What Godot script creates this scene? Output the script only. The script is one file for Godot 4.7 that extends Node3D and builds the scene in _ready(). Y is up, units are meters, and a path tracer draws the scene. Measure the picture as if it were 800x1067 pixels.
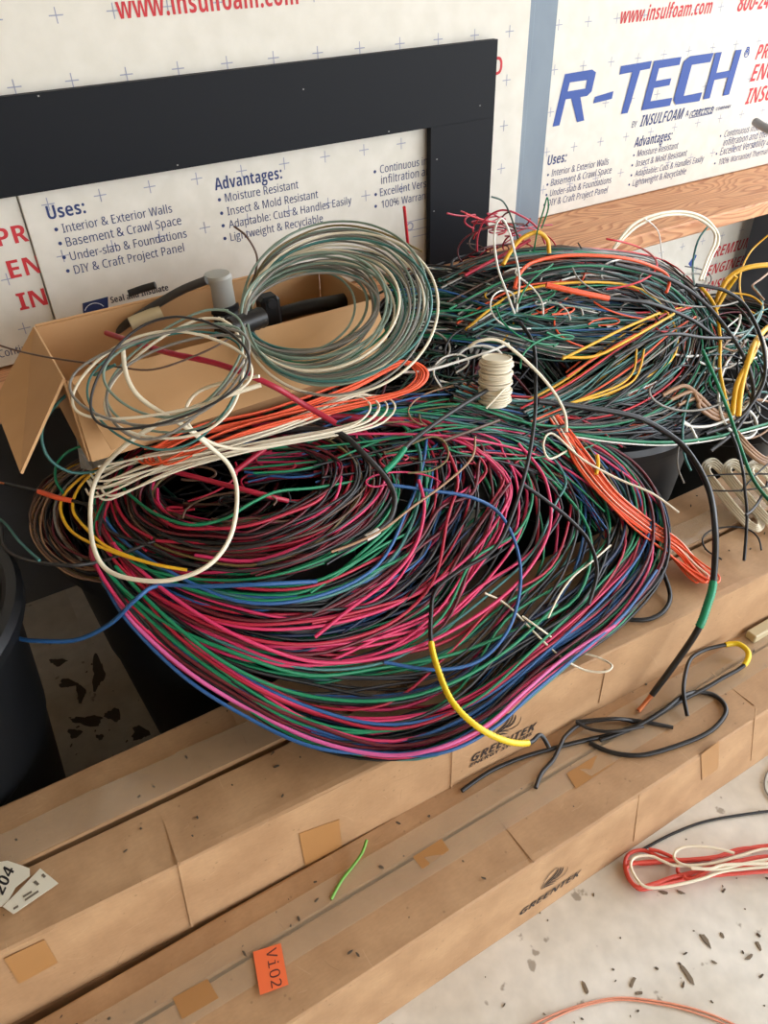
extends Node3D

# ------------------------------------------------------------------ camera
const F := 800.0
var eye := Vector3(0, 1.35, 0)
var view := Basis(Vector3(0.85854979, -0.02859904, 0.51193199), Vector3(0.33333938, 0.78977662, -0.51491528), Vector3(-0.38958584, 0.61272749, 0.68759574))
var rng := RandomNumberGenerator.new()
var mats := {}
var taken := {}

# where the back wall's planes stand (metres)
const ZR := -1.60      # boards set between the posts
const ZL := -1.485     # loose board standing in front
const BTOP := 0.357    # top of the rear long carton
const ATOP := 0.20     # top of the front long carton

func ray(px: float, py: float) -> Vector3:
	return (view * Vector3(px - 400.0, 533.5 - py, -F)).normalized()
func on_y(px: float, py: float, y: float) -> Vector3:
	var r := ray(px, py); return eye + r * ((y - eye.y) / r.y)
func on_z(px: float, py: float, z: float) -> Vector3:
	var r := ray(px, py); return eye + r * ((z - eye.z) / r.z)
# top of the heap of wire, as heights over a grid of the floor
const HX := [0.0, 0.3, 0.6, 0.9, 1.2, 1.42, 1.6]
const HZ := [-0.5, -0.6, -0.7, -0.8, -0.9, -1.0, -1.1, -1.2, -1.3, -1.4]
const HH := [
	[.362, .362, .385, .47, .575, .60, .62, .64, .64, .62],
	[.362, .372, .43, .585, .63, .65, .69, .69, .69, .68],
	[.362, .372, .42, .52, .60, .65, .70, .73, .74, .72],
	[.362, .368, .395, .45, .54, .65, .74, .79, .80, .76],
	[.362, .362, .37, .43, .54, .65, .75, .79, .79, .75],
	[.362, .362, .365, .42, .53, .62, .68, .69, .67, .62],
	[.362, .362, .365, .40, .49, .53, .56, .57, .55, .50]]
func heap(x: float, z: float) -> float:
	var i := 0
	while i < HX.size() - 2 and x > HX[i + 1]: i += 1
	var u: float = clampf((x - HX[i]) / (HX[i + 1] - HX[i]), 0, 1)
	var w: float = clampf((-0.5 - z) * 10.0, 0, 8.999)
	var k := int(w); w -= k
	u = u * u * (3 - 2 * u)
	return lerpf(lerpf(HH[i][k], HH[i][k + 1], w), lerpf(HH[i + 1][k], HH[i + 1][k + 1], w), u)
func on_heap(px: float, py: float, up: float) -> Vector3:
	var r := ray(px, py); var t := 0.6; var p := eye
	while t < 3.0:
		p = eye + r * t
		if p.z < -1.335: return on_z(px, py, -1.335)
		if p.y <= heap(p.x, p.z) + up: break
		t += 0.03
	var a := t - 0.03; var b := t
	for i in 6:
		var m := (a + b) / 2; p = eye + r * m
		if p.y <= heap(p.x, p.z) + up: b = m
		else: a = m
	return eye + r * b
# (px, py, h): h under 1.5 is a rise over the heap, h of 2 and more is a height 2 + y, h under -0.5 is the distance z
func at(v: Vector3) -> Vector3:
	if v.z <= -0.5: return on_z(v.x, v.y, v.z)
	return on_y(v.x, v.y, v.z - 2.0) if v.z >= 2.0 else on_heap(v.x, v.y, v.z)
func pts(a: Array) -> PackedVector3Array:
	var o := PackedVector3Array()
	for v in a: o.append(at(v))
	return o
# path of pixels that shares one height rule
func flat(a: Array, h: float) -> PackedVector3Array:
	var o := PackedVector3Array()
	for v in a: o.append(at(Vector3(v[0], v[1], h)))
	return o

# ------------------------------------------------------------------ materials
func sr(r: int, g: int, b: int) -> Color: return Color(r / 255.0, g / 255.0, b / 255.0)
func mat(key: String, c: Color, rough := 0.5, metal := 0.0, spec := 0.5) -> StandardMaterial3D:
	if mats.has(key): return mats[key]
	var m := StandardMaterial3D.new()
	m.albedo_color = c; m.roughness = rough; m.metallic = metal; m.metallic_specular = spec
	mats[key] = m
	return m
func noise_tex(freq: float, lo: Color, hi: Color, size := 512, sd := 1, oct := 4, stretch := 1.0) -> ImageTexture:
	var n := FastNoiseLite.new(); n.seed = sd; n.frequency = freq; n.fractal_octaves = oct; n.noise_type = FastNoiseLite.TYPE_SIMPLEX
	var im := Image.create(size, size, true, Image.FORMAT_RGB8)
	# blended at the borders so that the tile repeats without a seam
	for y in size:
		for x in size:
			var fx := float(x) / size; var fy := float(y) / size
			var v := 0.0
			v += n.get_noise_2d(x * stretch, y) * (1 - fx) * (1 - fy) + n.get_noise_2d((x - size) * stretch, y) * fx * (1 - fy)
			v += n.get_noise_2d(x * stretch, y - size) * (1 - fx) * fy + n.get_noise_2d((x - size) * stretch, y - size) * fx * fy
			v = clampf(0.5 + v * 1.1, 0, 1)
			im.set_pixel(x, y, lo.lerp(hi, v))
	im.generate_mipmaps()
	return ImageTexture.create_from_image(im)
func tri(key: String, tex: Texture2D, scale: Vector3, rough := 0.85) -> StandardMaterial3D:
	var m := mat(key, Color.WHITE, rough)
	m.albedo_texture = tex; m.uv1_triplanar = true; m.uv1_world_triplanar = true; m.uv1_scale = scale
	return m

const COL := {
	"pink": [200, 48, 94], "crimson": [166, 28, 54], "maroon": [92, 24, 34], "red": [196, 34, 46], "black": [17, 17, 19], "charcoal": [42, 41, 42],
	"blue": [40, 88, 142], "navy": [28, 42, 72], "green": [16, 120, 80], "dark green": [18, 62, 48], "teal": [62, 116, 112], "sage": [122, 142, 128],
	"cream": [228, 218, 194], "white": [226, 224, 216], "orange": [232, 92, 52], "yellow": [226, 172, 36], "tan": [158, 122, 92], "brown": [88, 64, 50],
	"grey": [128, 124, 116], "lime": [104, 160, 62], "purple": [120, 84, 150], "olive": [112, 96, 58], "salmon": [222, 150, 122], "lilac": [206, 92, 150], "coral": [212, 78, 64], "lemon": [234, 200, 28], "mint": [22, 138, 98]}
func wire_mat(c: String) -> StandardMaterial3D:
	var k: Array = COL[c]
	return mat("wire_" + c, sr(k[0], k[1], k[2]), 0.38)

# ------------------------------------------------------------------ meshes
func crom(p: PackedVector3Array, per: int) -> PackedVector3Array:
	var o := PackedVector3Array(); var n := p.size()
	for i in n - 1:
		var a := p[maxi(i - 1, 0)]; var b := p[i]; var c := p[i + 1]; var d := p[mini(i + 2, n - 1)]
		for k in per:
			o.append(b.cubic_interpolate(c, a, d, float(k) / per))
	o.append(p[n - 1])
	return o
var V := PackedVector3Array()
var N := PackedVector3Array()
var I := PackedInt32Array()
func tube_in(p: PackedVector3Array, r: float, sides := 7, radii := PackedFloat32Array()) -> void:
	var n := p.size(); var base := V.size()
	var t := (p[1] - p[0]).normalized()
	var u := t.cross(Vector3.UP if absf(t.y) < 0.9 else Vector3.RIGHT).normalized()
	for i in n:
		var t2 := (p[mini(i + 1, n - 1)] - p[maxi(i - 1, 0)]).normalized()
		u = (u - t2 * u.dot(t2)).normalized()
		var w := t2.cross(u)
		var rr := radii[i] if radii.size() else r
		for s in sides:
			var a := TAU * s / sides
			var d := u * cos(a) + w * sin(a)
			V.append(p[i] + d * rr); N.append(d)
	for i in n - 1:
		for s in sides:
			var a := base + i * sides + s; var b := base + i * sides + (s + 1) % sides
			I.append_array([a, a + sides, b, b, a + sides, b + sides])
	for e in 2:
		var k := 0 if e == 0 else n - 1
		var c := V.size()
		var dir := (p[0] - p[1]).normalized() if e == 0 else (p[n - 1] - p[n - 2]).normalized()
		V.append(p[k]); N.append(dir)
		for s in sides: V.append(V[base + k * sides + s]); N.append(dir)
		for s in sides:
			if e == 0: I.append_array([c, c + 1 + s, c + 1 + (s + 1) % sides])
			else: I.append_array([c, c + 1 + (s + 1) % sides, c + 1 + s])
func commit() -> ArrayMesh:
	var m := ArrayMesh.new(); var a := []; a.resize(Mesh.ARRAY_MAX)
	a[Mesh.ARRAY_VERTEX] = V; a[Mesh.ARRAY_NORMAL] = N; a[Mesh.ARRAY_INDEX] = I
	m.add_surface_from_arrays(Mesh.PRIMITIVE_TRIANGLES, a)
	V = PackedVector3Array(); N = PackedVector3Array(); I = PackedInt32Array()
	return m
func put(called: String, mesh: Mesh, m: Material, parent: Node = null) -> MeshInstance3D:
	var o := MeshInstance3D.new(); o.mesh = mesh; o.material_override = m
	o.cast_shadow = GeometryInstance3D.SHADOW_CASTING_SETTING_ON
	if parent == null: o.name = numbered(called); add_child(o)
	else: o.name = called; parent.add_child(o, true)
	return o
func numbered(called: String) -> String:
	taken[called] = taken.get(called, -1) + 1
	return called if taken[called] == 0 else "%s_%03d" % [called, taken[called]]
func tag(o: Node, label: String, category: String, group := "") -> Node:
	o.set_meta("label", label); o.set_meta("category", category)
	if group: o.set_meta("group", group)
	return o
func thing(called: String, label: String, category: String, where := Vector3.ZERO, group := "") -> Node3D:
	var o := Node3D.new(); o.name = numbered(called); add_child(o); o.position = where
	tag(o, label, category, group)
	return o
func struct(o: Node) -> Node:
	o.set_meta("kind", "structure"); return o
func st() -> SurfaceTool:
	var s := SurfaceTool.new(); s.begin(Mesh.PRIMITIVE_TRIANGLES); s.set_smooth_group(-1); return s
func done(s: SurfaceTool) -> ArrayMesh:
	s.generate_normals(); return s.commit()
func quad(s: SurfaceTool, a: Vector3, b: Vector3, c: Vector3, d: Vector3) -> void:
	for v in [a, b, c, a, c, d]: s.add_vertex(v)
# box whose edges are chamfered by b
func box(s: SurfaceTool, lo: Vector3, hi: Vector3, b := 0.002) -> void:
	b = minf(b, minf((hi.x - lo.x), minf(hi.y - lo.y, hi.z - lo.z)) * 0.45)
	var c := (lo + hi) / 2; var h := (hi - lo) / 2
	for ax in 3:
		for sg in [-1.0, 1.0]:
			var u := (ax + 1) % 3; var w := (ax + 2) % 3
			var q := []
			for k in [[-1, -1], [1, -1], [1, 1], [-1, 1]]:
				var v := Vector3(); v[ax] = sg * h[ax]; v[u] = k[0] * (h[u] - b); v[w] = k[1] * (h[w] - b); q.append(c + v)
			if sg > 0: quad(s, q[3], q[2], q[1], q[0])
			else: quad(s, q[0], q[1], q[2], q[3])
	for ax in 3:
		var u := (ax + 1) % 3; var w := (ax + 2) % 3
		for su in [-1.0, 1.0]:
			for sw in [-1.0, 1.0]:
				var q := []
				for k in [[-1, 0], [1, 0], [1, 1], [-1, 1]]:
					var v := Vector3(); v[ax] = k[0] * (h[ax] - b)
					v[u] = su * (h[u] - (b if k[1] else 0.0)); v[w] = sw * (h[w] - (0.0 if k[1] else b)); q.append(c + v)
				if su * sw < 0: quad(s, q[3], q[2], q[1], q[0])
				else: quad(s, q[0], q[1], q[2], q[3])
	for sx in [-1.0, 1.0]:
		for sy in [-1.0, 1.0]:
			for sz in [-1.0, 1.0]:
				var a := c + Vector3(sx * h.x, sy * (h.y - b), sz * (h.z - b)); var d := c + Vector3(sx * (h.x - b), sy * h.y, sz * (h.z - b)); var e := c + Vector3(sx * (h.x - b), sy * (h.y - b), sz * h.z)
				for v in ([a, e, d] if sx * sy * sz > 0 else [a, d, e]): s.add_vertex(v)
func box_mesh(lo: Vector3, hi: Vector3, b := 0.002) -> ArrayMesh:
	var s := st(); box(s, lo, hi, b); return done(s)
# thin plate over a quad of points, thickness along n
func plate(s: SurfaceTool, q: Array, n: Vector3, th: float) -> void:
	var t := []
	for v in q: t.append(v + n * th)
	var k := q.size()
	for i in range(1, k - 1):
		for v in [t[0], t[i], t[i + 1]]: s.add_vertex(v)
		for v in [q[0], q[i + 1], q[i]]: s.add_vertex(v)
	for i in k:
		quad(s, t[i], q[i], q[(i + 1) % k], t[(i + 1) % k])
# a sheet of px corners on a plane y = h or z = h
func px_plate(s: SurfaceTool, c: Array, axis: String, h: float, th: float) -> void:
	var q := []; var n := Vector3.UP if axis == "y" else Vector3.BACK
	for v in c: q.append(on_y(v[0], v[1], h) if axis == "y" else on_z(v[0], v[1], h))
	plate(s, q, n, th)
func lathe(profile: Array, seg := 48, close := true) -> ArrayMesh:
	var s := SurfaceTool.new(); s.begin(Mesh.PRIMITIVE_TRIANGLES)
	s.set_smooth_group(0)
	var n := profile.size()
	for i in (n if close else n - 1):
		var a: Vector2 = profile[i]; var b: Vector2 = profile[(i + 1) % n]
		for k in seg:
			var t0 := TAU * k / seg; var t1 := TAU * (k + 1) / seg
			var p0 := Vector3(cos(t0) * a.x, a.y, sin(t0) * a.x); var p1 := Vector3(cos(t1) * a.x, a.y, sin(t1) * a.x)
			var p2 := Vector3(cos(t1) * b.x, b.y, sin(t1) * b.x); var p3 := Vector3(cos(t0) * b.x, b.y, sin(t0) * b.x)
			s.set_smooth_group(i if absf(a.y - b.y) > 0.02 else 100 + i)
			quad(s, p0, p1, p2, p3)
	s.generate_normals()
	return s.commit()

# ------------------------------------------------------------------ lettering
var fonts := {}
func font(bold: bool, fam := "Droid Sans") -> Font:
	var k := fam + str(bold)
	if not fonts.has(k):
		var f := SystemFont.new(); f.font_names = PackedStringArray([fam]); f.font_weight = 700 if bold else 400
		fonts[k] = f
	return fonts[k]
func text_to(s: SurfaceTool, txt: String, p0: Vector3, p1: Vector3, up: Vector3, bold := false, tall := 1.0, slant := 0.0, fam := "Droid Sans") -> void:
	var base := 0.0
	var tm := TextMesh.new(); tm.font = font(bold, fam); tm.font_size = 48; tm.pixel_size = 0.01; tm.depth = 0.0; tm.curve_step = 2.0
	tm.horizontal_alignment = HORIZONTAL_ALIGNMENT_LEFT
	tm.text = "H"
	base = tm.get_aabb().position.y
	tm.text = txt
	var bb := tm.get_aabb()
	var arr := tm.get_mesh_arrays()
	var v: PackedVector3Array = arr[Mesh.ARRAY_VERTEX]
	var idx = arr[Mesh.ARRAY_INDEX]
	var k := p0.distance_to(p1) / bb.size.x
	var ax := (p1 - p0).normalized()
	var nn := v.size() if idx == null else (idx as PackedInt32Array).size()
	for i in nn:
		var q: Vector3 = v[i] if idx == null else v[idx[i]]
		var yy := (q.y - base) * k * tall
		s.add_vertex(p0 + ax * ((q.x - bb.position.x) * k + slant * yy) + up * yy)
func print_z(s: SurfaceTool, txt: String, a: Array, b: Array, z: float, bold := false, tall := 1.0, slant := 0.0) -> void:
	var p0 := on_z(a[0], a[1], z); var p1 := on_z(b[0], b[1], z); p1.y = p0.y
	text_to(s, txt, p0, p1, Vector3.UP, bold, tall, slant)
func dot_z(s: SurfaceTool, c: Array, z: float, r: float) -> void:
	var p := on_z(c[0], c[1], z)
	for i in 8:
		var a := TAU * i / 8; var b := TAU * (i + 1) / 8
		for v in [p, p + Vector3(cos(b), sin(b), 0) * r, p + Vector3(cos(a), sin(a), 0) * r]: s.add_vertex(v)
func strip(s: SurfaceTool, p: Array, w: Array, n: Vector3) -> void:   # flat inked line of changing width
	for i in p.size() - 1:
		var t: Vector3 = (p[i + 1] - p[i]).normalized(); var d := n.cross(t)
		quad(s, p[i] + d * w[i], p[i + 1] + d * w[i + 1], p[i + 1] - d * w[i + 1], p[i] - d * w[i])

# ------------------------------------------------------------------ wires
func wire(called: String, label: String, p: PackedVector3Array, c: String, r := 0.002, group := "", per := 6) -> MeshInstance3D:
	tube_in(crom(p, per), r)
	var o := put(called, commit(), wire_mat(c))
	tag(o, label, "wire", group)
	return o
func strand(parent: Node, p: PackedVector3Array, c: String, r := 0.002, called := "strand", per := 6) -> MeshInstance3D:
	tube_in(crom(p, per), r)
	return put(called, commit(), wire_mat(c), parent)
func pick(w: Dictionary) -> String:
	var tot := 0.0
	for k in w: tot += w[k]
	var x := rng.randf() * tot
	for k in w:
		x -= w[k]
		if x <= 0: return k
	return w.keys()[0]
# wires running between two guide curves; n of them are things, extra more go into one heap of stuff
func family(inner: Array, outer: Array, n: int, more: int, extra: int, cols: Dictionary, r0: float, r1: float, what: String, jit := 4.0, lift := 0.03, skew := 1.0, wander := 0.10, trim := 0.35) -> void:
	var nz := FastNoiseLite.new(); nz.frequency = 0.22; nz.seed = rng.randi() % 9999
	var K := inner.size()
	for i in n + more + extra:
		var stuff := i >= n + more       # buried
		var s := (i + rng.randf()) / float(n) if i < n else rng.randf()
		if skew > 1.5: s = s / 0.57 * 0.54 if s < 0.57 else (0.54 + (s - 0.57) / 0.15 * 0.27 if s < 0.72 else 0.81 + (s - 0.72) / 0.28 * 0.19)   # few strands cross the gap between the inner turns and the outer sheaf
		var c := pick(cols)
		var a := 0; var b := K - 1
		if rng.randf() < trim: a = rng.randi_range(0, int(K * 0.35))
		if rng.randf() < trim: b = rng.randi_range(int(K * 0.65), K - 1)
		if b - a < 3: a = 0; b = K - 1
		var lay := rng.randf() * lift if not stuff else -0.004 - rng.randf() * 0.014
		var p := PackedVector3Array()
		for k in range(a, b + 1):
			var sk := clampf(s + nz.get_noise_2d(k * 0.7, i * 17.0) * wander * 2.0, 0, 1)
			var x: float = lerpf(inner[k][0], outer[k][0], sk) + nz.get_noise_2d(k * 1.0 + 300, i * 13.0) * jit * 2
			var y: float = lerpf(inner[k][1], outer[k][1], sk) + nz.get_noise_2d(k * 1.0 + 700, i * 13.0) * jit * 2
			var up := lay + nz.get_noise_2d(k * 0.7 + 900, i * 11.0) * lift * 0.6
			p.append(on_heap(x, y, maxf(up, 0.003) if not stuff else up))
		var r := lerpf(r0, r1, rng.randf())
		if i >= n:
			if not heaps.has(c): heaps[c] = []
			heaps[c].append([crom(p, 4), r])
		else:
			var turn: String = ["inner", "middle", "outer"][clampi(int(s * 3), 0, 2)]
			wire("wire", "%s wire, %s strand, %s" % [c, turn, what], p, c, r, "%s %s wires %s" % [turn, c, what], 5)
var heaps := {}
func chaos(cx: float, cy: float, rx: float, ry: float, n: int, more: int, cols: Dictionary, r0: float, r1: float, what: String, lift := 0.04, steps := 7, zfix := 0.0) -> void:
	for i in n + more:
		var c := pick(cols); var p := PackedVector3Array()
		var f := rng.randf_range(0.25, 0.75); var a := rng.randf() * TAU; var da := rng.randf_range(0.35, 0.75) * (1 if rng.randf() < 0.5 else -1)
		var x0 := cx + rng.randf_range(-rx, rx) * (1.0 - f * 0.6); var y0 := cy + rng.randf_range(-ry, ry) * (1.0 - f * 0.6)
		var dx := rng.randf_range(-rx, rx) * 0.16; var dy := rng.randf_range(-ry, ry) * 0.16; var lay := 0.004 + rng.randf() * lift; var el := rng.randf_range(0.5, 1.0)
		for k in steps + 2:
			var qx := x0 + cos(a) * rx * f + dx * k; var qy := y0 + sin(a) * ry * f * el + dy * k
			p.append(on_heap(qx, qy, lay + sin(k * 0.8 + i) * lift * 0.15) if zfix == 0.0 else on_z(qx, qy, zfix + lay + sin(k * 0.8 + i) * 0.012))
			a += da; f *= 0.97
		if i >= n:
			if not heaps.has(c): heaps[c] = []
			heaps[c].append([crom(p, 4), lerpf(r0, r1, rng.randf())])
			continue
		wire("wire", "%s insulated wire %s" % [c, what], p, c, lerpf(r0, r1, rng.randf()), "%s wires %s" % [c, what], 5)
# a cable of several pieces along one path: [colour or material key, first point, last point, radius factor]
func cable(called: String, label: String, p: PackedVector3Array, r: float, pieces: Array) -> Node3D:
	var o := thing(called, label, "cable")
	var q := crom(p, 8); var L := PackedFloat32Array([0.0])
	for i in range(1, q.size()): L.append(L[i - 1] + q[i].distance_to(q[i - 1]))
	for e in pieces:
		var a := int(e[2] * 8); var b := int(e[3] * 8)
		var sub := q.slice(a, b + 1)
		if sub.size() < 2: continue
		var m: Material = mat("copper", sr(196, 120, 80), 0.4, 0.9) if e[1] == "copper" else wire_mat(e[1])
		if e[0] == "tape":     # wound tape: ridges
			var fine := PackedVector3Array(); var rad := PackedFloat32Array()
			for i in sub.size() - 1:
				for k in 3:
					fine.append(sub[i].lerp(sub[i + 1], k / 3.0)); rad.append(r * e[4] * (1.0 + 0.09 * (k - 1)))
			tube_in(fine, r, 10, rad)
		else:
			tube_in(sub, r * e[4], 9)
		var host: Node = o if e[0] in ["jacket", "copper_end"] or not o.has_node("jacket") else o.get_node("jacket")
		put(e[0], commit(), m, host)
	return o

# ------------------------------------------------------------------ scene
func _ready() -> void:
	rng.seed = 20
	light_and_camera()
	setting()
	wall_things()
	cartons()
	bins()
	open_box()
	heap_of_wire()
	tied_coils()
	single_wires()
	cables_on_cartons()
	small_things()
	for o in get_children():
		if o.get_class() == "Node3D": rebase(o)

func rebase(o: Node3D) -> void:
	var bb := AABB(); var first := true
	for c in o.get_children():
		var b: AABB = (c as MeshInstance3D).transform * (c as MeshInstance3D).get_aabb()
		bb = b if first else bb.merge(b); first = false
	if first: return
	var base := Vector3(bb.get_center().x, bb.position.y, bb.get_center().z)
	for c in o.get_children(): c.position -= base
	o.position += base

func light_and_camera() -> void:
	var cam := Camera3D.new(); cam.name = "camera"; add_child(cam)
	cam.transform = Transform3D(view, eye); cam.keep_aspect = Camera3D.KEEP_HEIGHT
	cam.fov = rad_to_deg(2.0 * atan(533.5 / F)); cam.near = 0.05; cam.current = true
	var we := WorldEnvironment.new(); we.name = "surroundings"; var e := Environment.new()
	var sky := Sky.new(); var sm := ProceduralSkyMaterial.new()
	sm.sky_top_color = Color(0.92, 0.955, 1.0); sm.sky_horizon_color = Color(0.985, 0.99, 1.0)
	sm.ground_bottom_color = Color(0.45, 0.43, 0.40); sm.ground_horizon_color = Color(0.7, 0.69, 0.66); sm.sky_energy_multiplier = 1.0
	sky.sky_material = sm; e.sky = sky; e.background_mode = Environment.BG_SKY; e.background_energy_multiplier = 1.0
	e.tonemap_mode = Environment.TONE_MAPPER_LINEAR; e.tonemap_exposure = 6.5
	e.sdfgi_enabled = true; e.ssao_enabled = true; e.ssil_enabled = true
	we.environment = e; add_child(we)

func setting() -> void:
	# concrete: cool grey cement with warm dusty clouds and small stains
	var im := Image.create(1024, 1024, true, Image.FORMAT_RGB8)
	var n1 := FastNoiseLite.new(); n1.seed = 4; n1.frequency = 0.004; n1.fractal_octaves = 5
	var n2 := FastNoiseLite.new(); n2.seed = 9; n2.frequency = 0.03; n2.fractal_octaves = 4
	var n3 := FastNoiseLite.new(); n3.seed = 12; n3.frequency = 0.018; n3.fractal_octaves = 5
	for y in 1024:
		for x in 1024:
			var a := n1.get_noise_2d(x, y); var b := n2.get_noise_2d(x, y); var c := n3.get_noise_2d(x, y)
			var col := sr(203, 195, 180).lerp(sr(221, 216, 205), clampf(0.5 + a * 1.2, 0, 1))
			col = col * (1.0 + b * 0.05)
			var stain := smoothstep(0.50, 0.60, c)
			col = col.lerp(sr(112, 100, 84), stain * 0.55)
			im.set_pixel(x, y, col)
	im.generate_mipmaps()
	var conc := tri("concrete", ImageTexture.create_from_image(im), Vector3(0.75, 0.75, 0.75), 0.8)
	struct(put("floor", box_mesh(Vector3(-3.2, -0.12, -1.8), Vector3(9, 0, 9)), conc))
	var paint := mat("plywood", sr(190, 170, 142), 0.8)
	struct(put("wall_back", box_mesh(Vector3(-3.2, 0, -1.8), Vector3(4.1, 3.3, -1.68)), mat("siding", sr(88, 88, 90), 0.6)))
	struct(put("wall_left", box_mesh(Vector3(-3.2, 0, -1.68), Vector3(-3.08, 3.3, 5.0)), paint))
	struct(put("wall_front", box_mesh(Vector3(-3.2, 0, 5.0), Vector3(0.2, 3.3, 5.12)), paint))
	struct(put("ceiling", box_mesh(Vector3(-3.2, 3.3, -1.8), Vector3(4.1, 3.42, 5.12)), paint))

func letters(parent: Node, m: Material, s: SurfaceTool, called := "lettering") -> void:
	put(called, done(s), m, parent)

func cross_marks(parent: Node, z: float, x0: float, y0: float, step: float, lo: Vector2, hi: Vector2) -> void:
	var s := st(); var a := 0.011; var b := 0.0009
	quad(s, Vector3(-a, b, 0), Vector3(a, b, 0), Vector3(a, -b, 0), Vector3(-a, -b, 0))
	quad(s, Vector3(-b, a, 0), Vector3(b, a, 0), Vector3(b, -a, 0), Vector3(-b, -a, 0))
	var mesh := done(s); var ink := mat("grey_ink", sr(146, 150, 170), 0.7)
	for i in range(int(floor((lo.x - x0) / step)), int(ceil((hi.x - x0) / step)) + 1):
		for j in range(int(floor((lo.y - y0) / step)), int(ceil((hi.y - y0) / step)) + 1):
			var p := Vector3(x0 + i * step, y0 + j * step, z)
			if p.x < lo.x + 0.01 or p.x > hi.x - 0.01 or p.y < lo.y + 0.01 or p.y > hi.y - 0.01: continue
			put("cross_mark", mesh, ink, parent).position = p

func bullets(s: SurfaceTool, rows: Array, z: float, r: float, tall := 1.0) -> void:
	for e in rows:
		print_z(s, e[0], e[1], e[2], z, false, tall)
		if e.size() > 3: dot_z(s, e[3], z, r)

# zoomed coordinates to px
func zz(a: Array, k: float, ox: float, oy: float) -> Array:
	return [a[0] / k + ox, a[1] / k + oy]

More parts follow.
